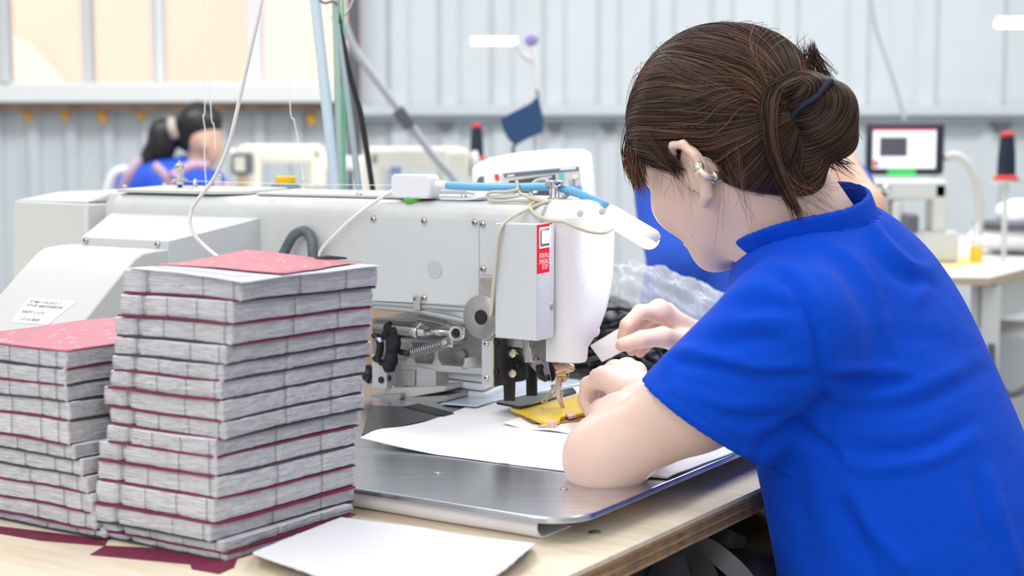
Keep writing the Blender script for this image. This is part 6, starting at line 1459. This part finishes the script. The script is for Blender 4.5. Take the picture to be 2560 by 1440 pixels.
# trousers
def trouser(P):
    d = None
    for h_, k_, f_ in ((hipL, kL, fL_), (hipR, kR, fR_)):
        c = sm(rc(P, h_, k_, .095, .066), rc(P, k_, f_, .060, .048), .03); d = c if d is None else sm(d, c, .03)
    return sm(d, el(P, (hipL+hipR)/2+np.array([0, 0, .03], np.float32), (.145, .185, .17), AX2), .05)
lo, hi = box_of([hipL, hipR, kL, kR, fL_, fR_], .16); V2, F2_ = nets(trouser, lo, hi, .014)
link_mesh('trousers', V2, F2_, mat('black_trousers', (.02, .02, .025), .8), woman, True)
st = thing('stool', 'dark stool under the seated woman in blue', 'stool', ((hipL+hipR)/2*np.array([1, 1, 0])))
c = (hipL+hipR)/2; q = MB(); q.lathe((c[0], c[1], c[2]-.168), ZZ, [(.15, 0), (.16, .015), (.15, .045)], 24); q.build('seat', m_blk, st, smooth='auto')
for k in range(4):
    t = math.pi/4+math.pi/2*k; q = MB(); q.tube([(c[0]+.10*math.cos(t), c[1]+.10*math.sin(t), c[2]-.168), (c[0]+.17*math.cos(t), c[1]+.17*math.sin(t), 0)], .012, 8); q.build('leg', m_dark, st, smooth='auto')

# ---- hair
cutN = None
pc1 = hw(0, 0, 0)
def hair_f(P):
    Q = ((P-HC)@HA.T).astype(np.float32)
    d = el(Q, (-.010, 0, .014), (.100, .083, .095))
    d = sm(d, el(P, D3(1890, 230, 1.47), (.050, .055, .050)), .03)
    d = sm(d, el(P, D3(1915, 390, 1.435), (.046, .040, .050)), .03); d = sm(d, el(P, D3(1985, 430, 1.44), (.030, .032, .036)), .025)
    d = sm(d, el(P, D3(1655, 310, 1.47), (.028, .035, .036)), .03)
    n = np.array([-.62, 0, .78], np.float32); n /= np.linalg.norm(n)
    cut = -(Q@n)-.020+np.clip(Q[..., 0], 0, .06)*.12-np.clip(-Q[..., 0]-.02, 0, .1)*.30                                           # keep above the hairline plane
    d = smax(d, cut, .012)
    fc = el(Q, (.072, 0, -.042), (.060, .085, .086)); d = smax(d, -fc, .008)     # free the face
    return smax(d, -el(Q, (-.038, .092, -.046), (.026, .030, .032)), .006)        # free the ear
BUNC = D3(2040, 285, 1.43)
def bun_f(P):
    w = nrm(np.array([.85, .0, -.35])); v_ = np.array([0, 1., 0]); A = np.array([w, v_, np.cross(w, v_)], np.float32)
    d = el(P, D3(2008, 258, 1.43), (.033, .034, .030)); d = sm(d, el(P, D3(2082, 290, 1.43), (.0225, .032, .032)), .008)
    d = sm(d, el(P, D3(2050, 330, 1.425), (.036, .034, .0235), A), .008)
    d = sm(d, el(P, D3(2000, 400, 1.43), (.026, .030, .036)), .010)
    d = sm(d, el(P, D3(1955, 310, 1.45), (.030, .035, .040)), .02)
    g = rc(P, D3(1985, 290, 1.393), D3(2076, 210, 1.40), .006, .006); d = smax(d, -g, .010)
    return d
def hm(nm):
    m = bpy.data.materials.new(nm); return m
m_hair = mat('brown_hair', (.030, .015, .010), .5, spec=.3, col2=(.014, .008, .006), noise_scale=50)
m_h2 = mat('brown_hair_light', (.080, .036, .020), .42, spec=.45); m_h3 = mat('copper_hair', (.20, .088, .038), .45, spec=.4)
lo, hi = box_of([hw(f, l, u) for f in (-.13, .10) for l in (-.10, .10) for u in (-.11, .13)], .01)
V3, F3 = nets(hair_f, lo, hi, .0032); V3 = relax(V3, F3, 1); hcap = link_mesh('hair', V3, F3, m_hair, woman, True)
lo, hi = box_of([D3(1930, 170, 1.43), D3(2150, 440, 1.43)], .055); V4, F4 = nets(bun_f, lo, hi, .0028); V4 = relax(V4, F4, 1)
bun = link_mesh('hair_bun', V4, F4, m_hair, woman, True)
def grad(fn, P, e=.0015):
    P = P.astype(np.float32); g = np.stack([fn(P+np.eye(3, dtype=np.float32)[k]*e)-fn(P-np.eye(3, dtype=np.float32)[k]*e) for k in range(3)], -1); return g/(np.linalg.norm(g, axis=-1, keepdims=True)+1e-9)
def strands(fn, starts, dirf, n, step, lift, rad, nm, mats, parent, seed=0, taper=True):
    r = np.random.default_rng(seed); P = starts.astype(np.float64); N_ = len(P); L_ = lift*r.random(N_); path = []
    for k in range(n):
        g = grad(fn, P); dd = fn(P.astype(np.float32)); P = P-g*(dd-L_)[:, None]; path.append(P.copy()); t = dirf(P, k); t = t-g*(t*g).sum(1, keepdims=True); t /= np.linalg.norm(t, axis=1, keepdims=True)+1e-9; P = P+t*step
    path = np.stack(path, 1); T = np.gradient(path, axis=1); T /= np.linalg.norm(T, axis=2, keepdims=True)+1e-12
    ref = np.array([.3, .8, .52]); X = np.cross(T, ref); X /= np.linalg.norm(X, axis=2, keepdims=True)+1e-9; Y = np.cross(T, X)
    prof = np.sin(np.linspace(.12, math.pi-.10, n))**.5 if taper else np.ones(n)
    rr = (rad*(.6+.8*r.random(N_)))[:, None]*prof[None]
    vs = np.stack([path+(X*math.cos(a)+Y*math.sin(a))*rr[..., None] for a in (0, 2.0944, 4.18879)], 2)
    grp = r.choice(len(mats), N_, p=[m[1] for m in mats]); out = []
    for gi, (mm, _) in enumerate(mats):
        sel = np.where(grp == gi)[0]
        if not len(sel): continue
        v = vs[sel].reshape(-1, 3); base = (np.arange(len(sel))*n*3)[:, None, None]+(np.arange(n-1)*3)[None, :, None]+np.arange(3)[None, None]
        k2 = (np.arange(3)+1) % 3; b2 = (np.arange(len(sel))*n*3)[:, None, None]+(np.arange(n-1)*3)[None, :, None]+k2[None, None]
        fq = np.stack([base, b2, b2+3, base+3], -1).reshape(-1, 4); out.append(link_mesh(nm, v, fq, mm, parent, True, kind='stuff'))
    return out
r_ = np.random.default_rng(3)
MIX = [(m_hair, .50), (m_h2, .42), (m_h3, .08)]
ATT = D3(1965, 300, 1.43).astype(float)
st_ = V3[r_.choice(len(V3), 7600)]; q_ = (st_-HC)@HA.T; st_ = st_[(q_[:, 2] > -.085)]
def flow(P, k):
    d = ATT-P; Q = (P-HC)@HA.T; d = d/np.linalg.norm(d, axis=1, keepdims=True)
    d += np.outer(np.clip(Q[:, 0]*6, 0, .6), fU)*1.0+np.outer(.25*pnoise(P, 60, 8), fL)+np.outer(.10*pnoise(P, 150, 9), fU); return d
strands(hair_f, st_, flow, 15, .0075, .0022, .00032, 'hair_strands', MIX, hcap, 1)
st2 = V3[r_.choice(len(V3), 420)]; q_ = (st2-HC)@HA.T; st2 = st2[q_[:, 2] > -.02]
def flow2(P, k):
    d = flow(P, k); return d+np.outer(.9*pnoise(P, 25, 18), fL)+np.outer(.9*pnoise(P, 30, 19), fU)
strands(hair_f, st2, flow2, 14, .0070, .0075, .00024, 'stray_strands', [(m_h2, .5), (m_h3, .5)], hcap, 2)
st4 = V4[r_.choice(len(V4), 3600)]; bax = nrm(np.array([-.5, -.75, .45]))
def flowb(P, k): return np.cross(np.broadcast_to(bax, P.shape), P-BUNC.astype(float))+.012*np.stack([pnoise(P, 70, 5), pnoise(P, 70, 6), pnoise(P, 70, 7)], 1)
strands(bun_f, st4, flowb, 12, .0050, .0018, .00034, 'hair_strands', [(m_hair, .5), (m_h2, .42), (m_h3, .08)], bun, 4)
def lock(name, ctrl, n, spread0, spread1, rad, mats, parent, seed, wob=.002):
    """loose lock of hair: n strands along a path, fanning out"""
    r = np.random.default_rng(seed); P = np.array(smooth_path([at_d(*c).astype(float) for c in ctrl], 5)); m_ = len(P); o0 = r.normal(size=(n, 3))*spread0; o1 = r.normal(size=(n, 3))*spread1
    f = np.linspace(0, 1, m_)[None, :, None]; paths = P[None]+o0[:, None]*(1-f)+o1[:, None]*f**1.3+wob*np.sin(f*6+r.uniform(0, 6, (n, 1, 1)))*r.normal(size=(n, 1, 3))*f
    ends = r.uniform(.75, 1.0, n); T = np.gradient(paths, axis=1); T /= np.linalg.norm(T, axis=2, keepdims=True)+1e-12; X = np.cross(T, np.array([.2, .9, .3])); X /= np.linalg.norm(X, axis=2, keepdims=True)+1e-9; Y = np.cross(T, X)
    fr = np.linspace(0, 1, m_)[None]; rr = rad*np.clip((ends[:, None]-fr)*6, .02, 1); vs = np.stack([paths+(X*math.cos(a)+Y*math.sin(a))*rr[..., None] for a in (0, 2.0944, 4.18879)], 2)
    grp = r.choice(len(mats), n, p=[m[1] for m in mats])
    for gi, (mm, _) in enumerate(mats):
        sel = np.where(grp == gi)[0]
        if not len(sel): continue
        v = vs[sel].reshape(-1, 3); base = (np.arange(len(sel))*m_*3)[:, None, None]+(np.arange(m_-1)*3)[None, :, None]+np.arange(3)[None, None]; k2 = (np.arange(3)+1) % 3
        b2 = (np.arange(len(sel))*m_*3)[:, None, None]+(np.arange(m_-1)*3)[None, :, None]+k2[None, None]
        link_mesh(name, v, np.stack([base, b2, b2+3, base+3], -1).reshape(-1, 4), mm, parent, True, kind='stuff')
LT = [(m_h2, .45), (m_h3, .55)]
lock('fringe', [(1640, 250, 1.50), (1600, 310, 1.49), (1578, 380, 1.49), (1590, 440, 1.49), (1612, 492, 1.49)], 170, .006, .0050, .00045, LT, hcap, 11)
lock('fringe', [(1650, 280, 1.48), (1612, 340, 1.47), (1604, 400, 1.47), (1612, 452, 1.47)], 60, .006, .004, .0004, LT, hcap, 12)
lock('loose_lock', [(1990, 205, 1.415), (1932, 235, 1.390), (1918, 300, 1.380), (1928, 380, 1.380), (1955, 450, 1.385), (1985, 510, 1.390), (2005, 560, 1.395)], 190, .0045, .0035, .0005, [(m_hair, .3), (m_h2, .5), (m_h3, .2)], bun, 13)
lock('bun_tuft', [(2040, 215, 1.445), (2020, 180, 1.445), (2008, 145, 1.445), (2000, 125, 1.445)], 80, .008, .008, .00028, [(m_hair, .5), (m_h2, .4), (m_h3, .1)], bun, 14)
lock('bun_tuft', [(2060, 205, 1.445), (2045, 170, 1.445), (2032, 135, 1.445), (2030, 105, 1.445)], 110, .007, .0030, .00030, [(m_hair, .5), (m_h2, .5)], bun, 15)
lock('loose_lock', [(2010, 380, 1.425), (2050, 385, 1.425), (2090, 400, 1.425), (2135, 425, 1.425)], 60, .006, .006, .0004, [(m_hair, .4), (m_h2, .6)], bun, 16)
lock('loose_lock', [(2115, 290, 1.425), (2128, 320, 1.425), (2130, 350, 1.425), (2126, 375, 1.425)], 36, .004, .004, .00035, LT, bun, 17)
lock('nape_wisps', [(1960, 430, 1.395), (2000, 470, 1.395), (2050, 500, 1.405), (2085, 520, 1.415)], 36, .012, .018, .00018, LT, bun, 18, .004)
lock('nape_wisps', [(1830, 400, 1.365), (1840, 460, 1.360), (1850, 520, 1.365), (1862, 580, 1.375)], 16, .010, .014, .00016, LT, hcap, 19, .004)
lock('temple_wisps', [(1655, 400, 1.43), (1690, 430, 1.42), (1705, 475, 1.42), (1720, 515, 1.425)], 14, .007, .010, .00018, LT, hcap, 20, .003)
lock('sideburn', [(1640, 350, 1.44), (1672, 395, 1.425), (1690, 420, 1.42), (1702, 445, 1.42)], 90, .008, .004, .00028, [(m_hair, .7), (m_h2, .3)], hcap, 21, .001)
m_tie = mat('navy_hair_tie', (.006, .016, .035), .8, bump=.0006, bump_scale=700)
tp_ = []
for (x, y) in ((1968, 318), (1978, 296), (1990, 278), (2010, 262), (2030, 250), (2045, 238), (2058, 222), (2070, 208), (2080, 203)):
    r = ray(x, y); o_ = np.array([0, 0, CAMZ]); ds = np.arange(1.30, 1.50, .001); PP = (o_[None]+r[None]*(ds/r[1])[:, None]).astype(np.float32); v = bun_f(PP); k = int(np.argmax(v < .003)) or 100; tp_.append(PP[k].astype(float))
q = MB(); q.tube(smooth_path(tp_, 5), .0030, 10); q.build('hair_tie', m_tie, woman, smooth=True)
# clip-on earphone
m_pearl = mat('pearl_plastic', (.80, .76, .70), .2); m_gold = mat('pale_gold', (.78, .68, .50), .2, .9)
def on_skin(px, py):
    r = ray(px, py); o = np.array([0, 0, CAMZ]); ds = np.arange(1.30, 1.62, .0006); P = (o[None]+r[None]*(ds/r[1])[:, None]).astype(np.float32); v = head_sdf(P); k = np.argmax(v < 0); return P[k].astype(float)
eo = on_skin(1762, 432); ep = thing('clip_earphone', 'small white and gold clip-on earphone on the ear of the woman in blue', 'earphone', eo)
def eh(x, y, k=.002): p = on_skin(x, y); v = nrm(p-np.array([0, 0, CAMZ])); return p-v*k
q = MB(); q.tube(smooth_path([eh(1750, 424, .004), eh(1758, 434, .0062), eh(1770, 441, .0062), eh(1783, 443, .004)], 6), .0026, 10); q.build('bridge', m_pearl, ep, smooth=True)
q = MB(); q.ball(eh(1747, 420, .002), (.0052, .005, .0062), 16); q.build('bud', m_gold, ep, smooth=True)
q = MB(); q.ball(eh(1787, 443, .003), (.0048, .0048, .0066), 16); q.build('battery_pod', m_gold, ep, smooth=True)
m_mole = mat('mole_brown', (.09, .035, .025), .6)
for px, py, s in ((1884, 608, 1.0), (1731, 590, .55), (1897, 592, .5), (1735, 478, .6)):
    p = on_skin(px, py); q = MB(); q.ball(p, (.0012*s, .0008*s, .0018*s), 8); q.build('mole', m_mole, body, smooth=True)
# small white card held in the right hand
q = MB(); c4_ = [D3(1475, 864, 1.790), D3(1505, 905, 1.785), D3(1590, 862, 1.786), D3(1572, 806, 1.795)]; nv = nrm(np.cross(c4_[1]-c4_[0], c4_[3]-c4_[0]).astype(float))
q.hexa([p-nv*.0006 for p in c4_], [p+nv*.0006 for p in c4_]); tag(q.build('paper_piece', mat('white_card', (.82, .82, .84), .5)), 'small white piece held between the raised fingers of the woman in blue', 'paper')
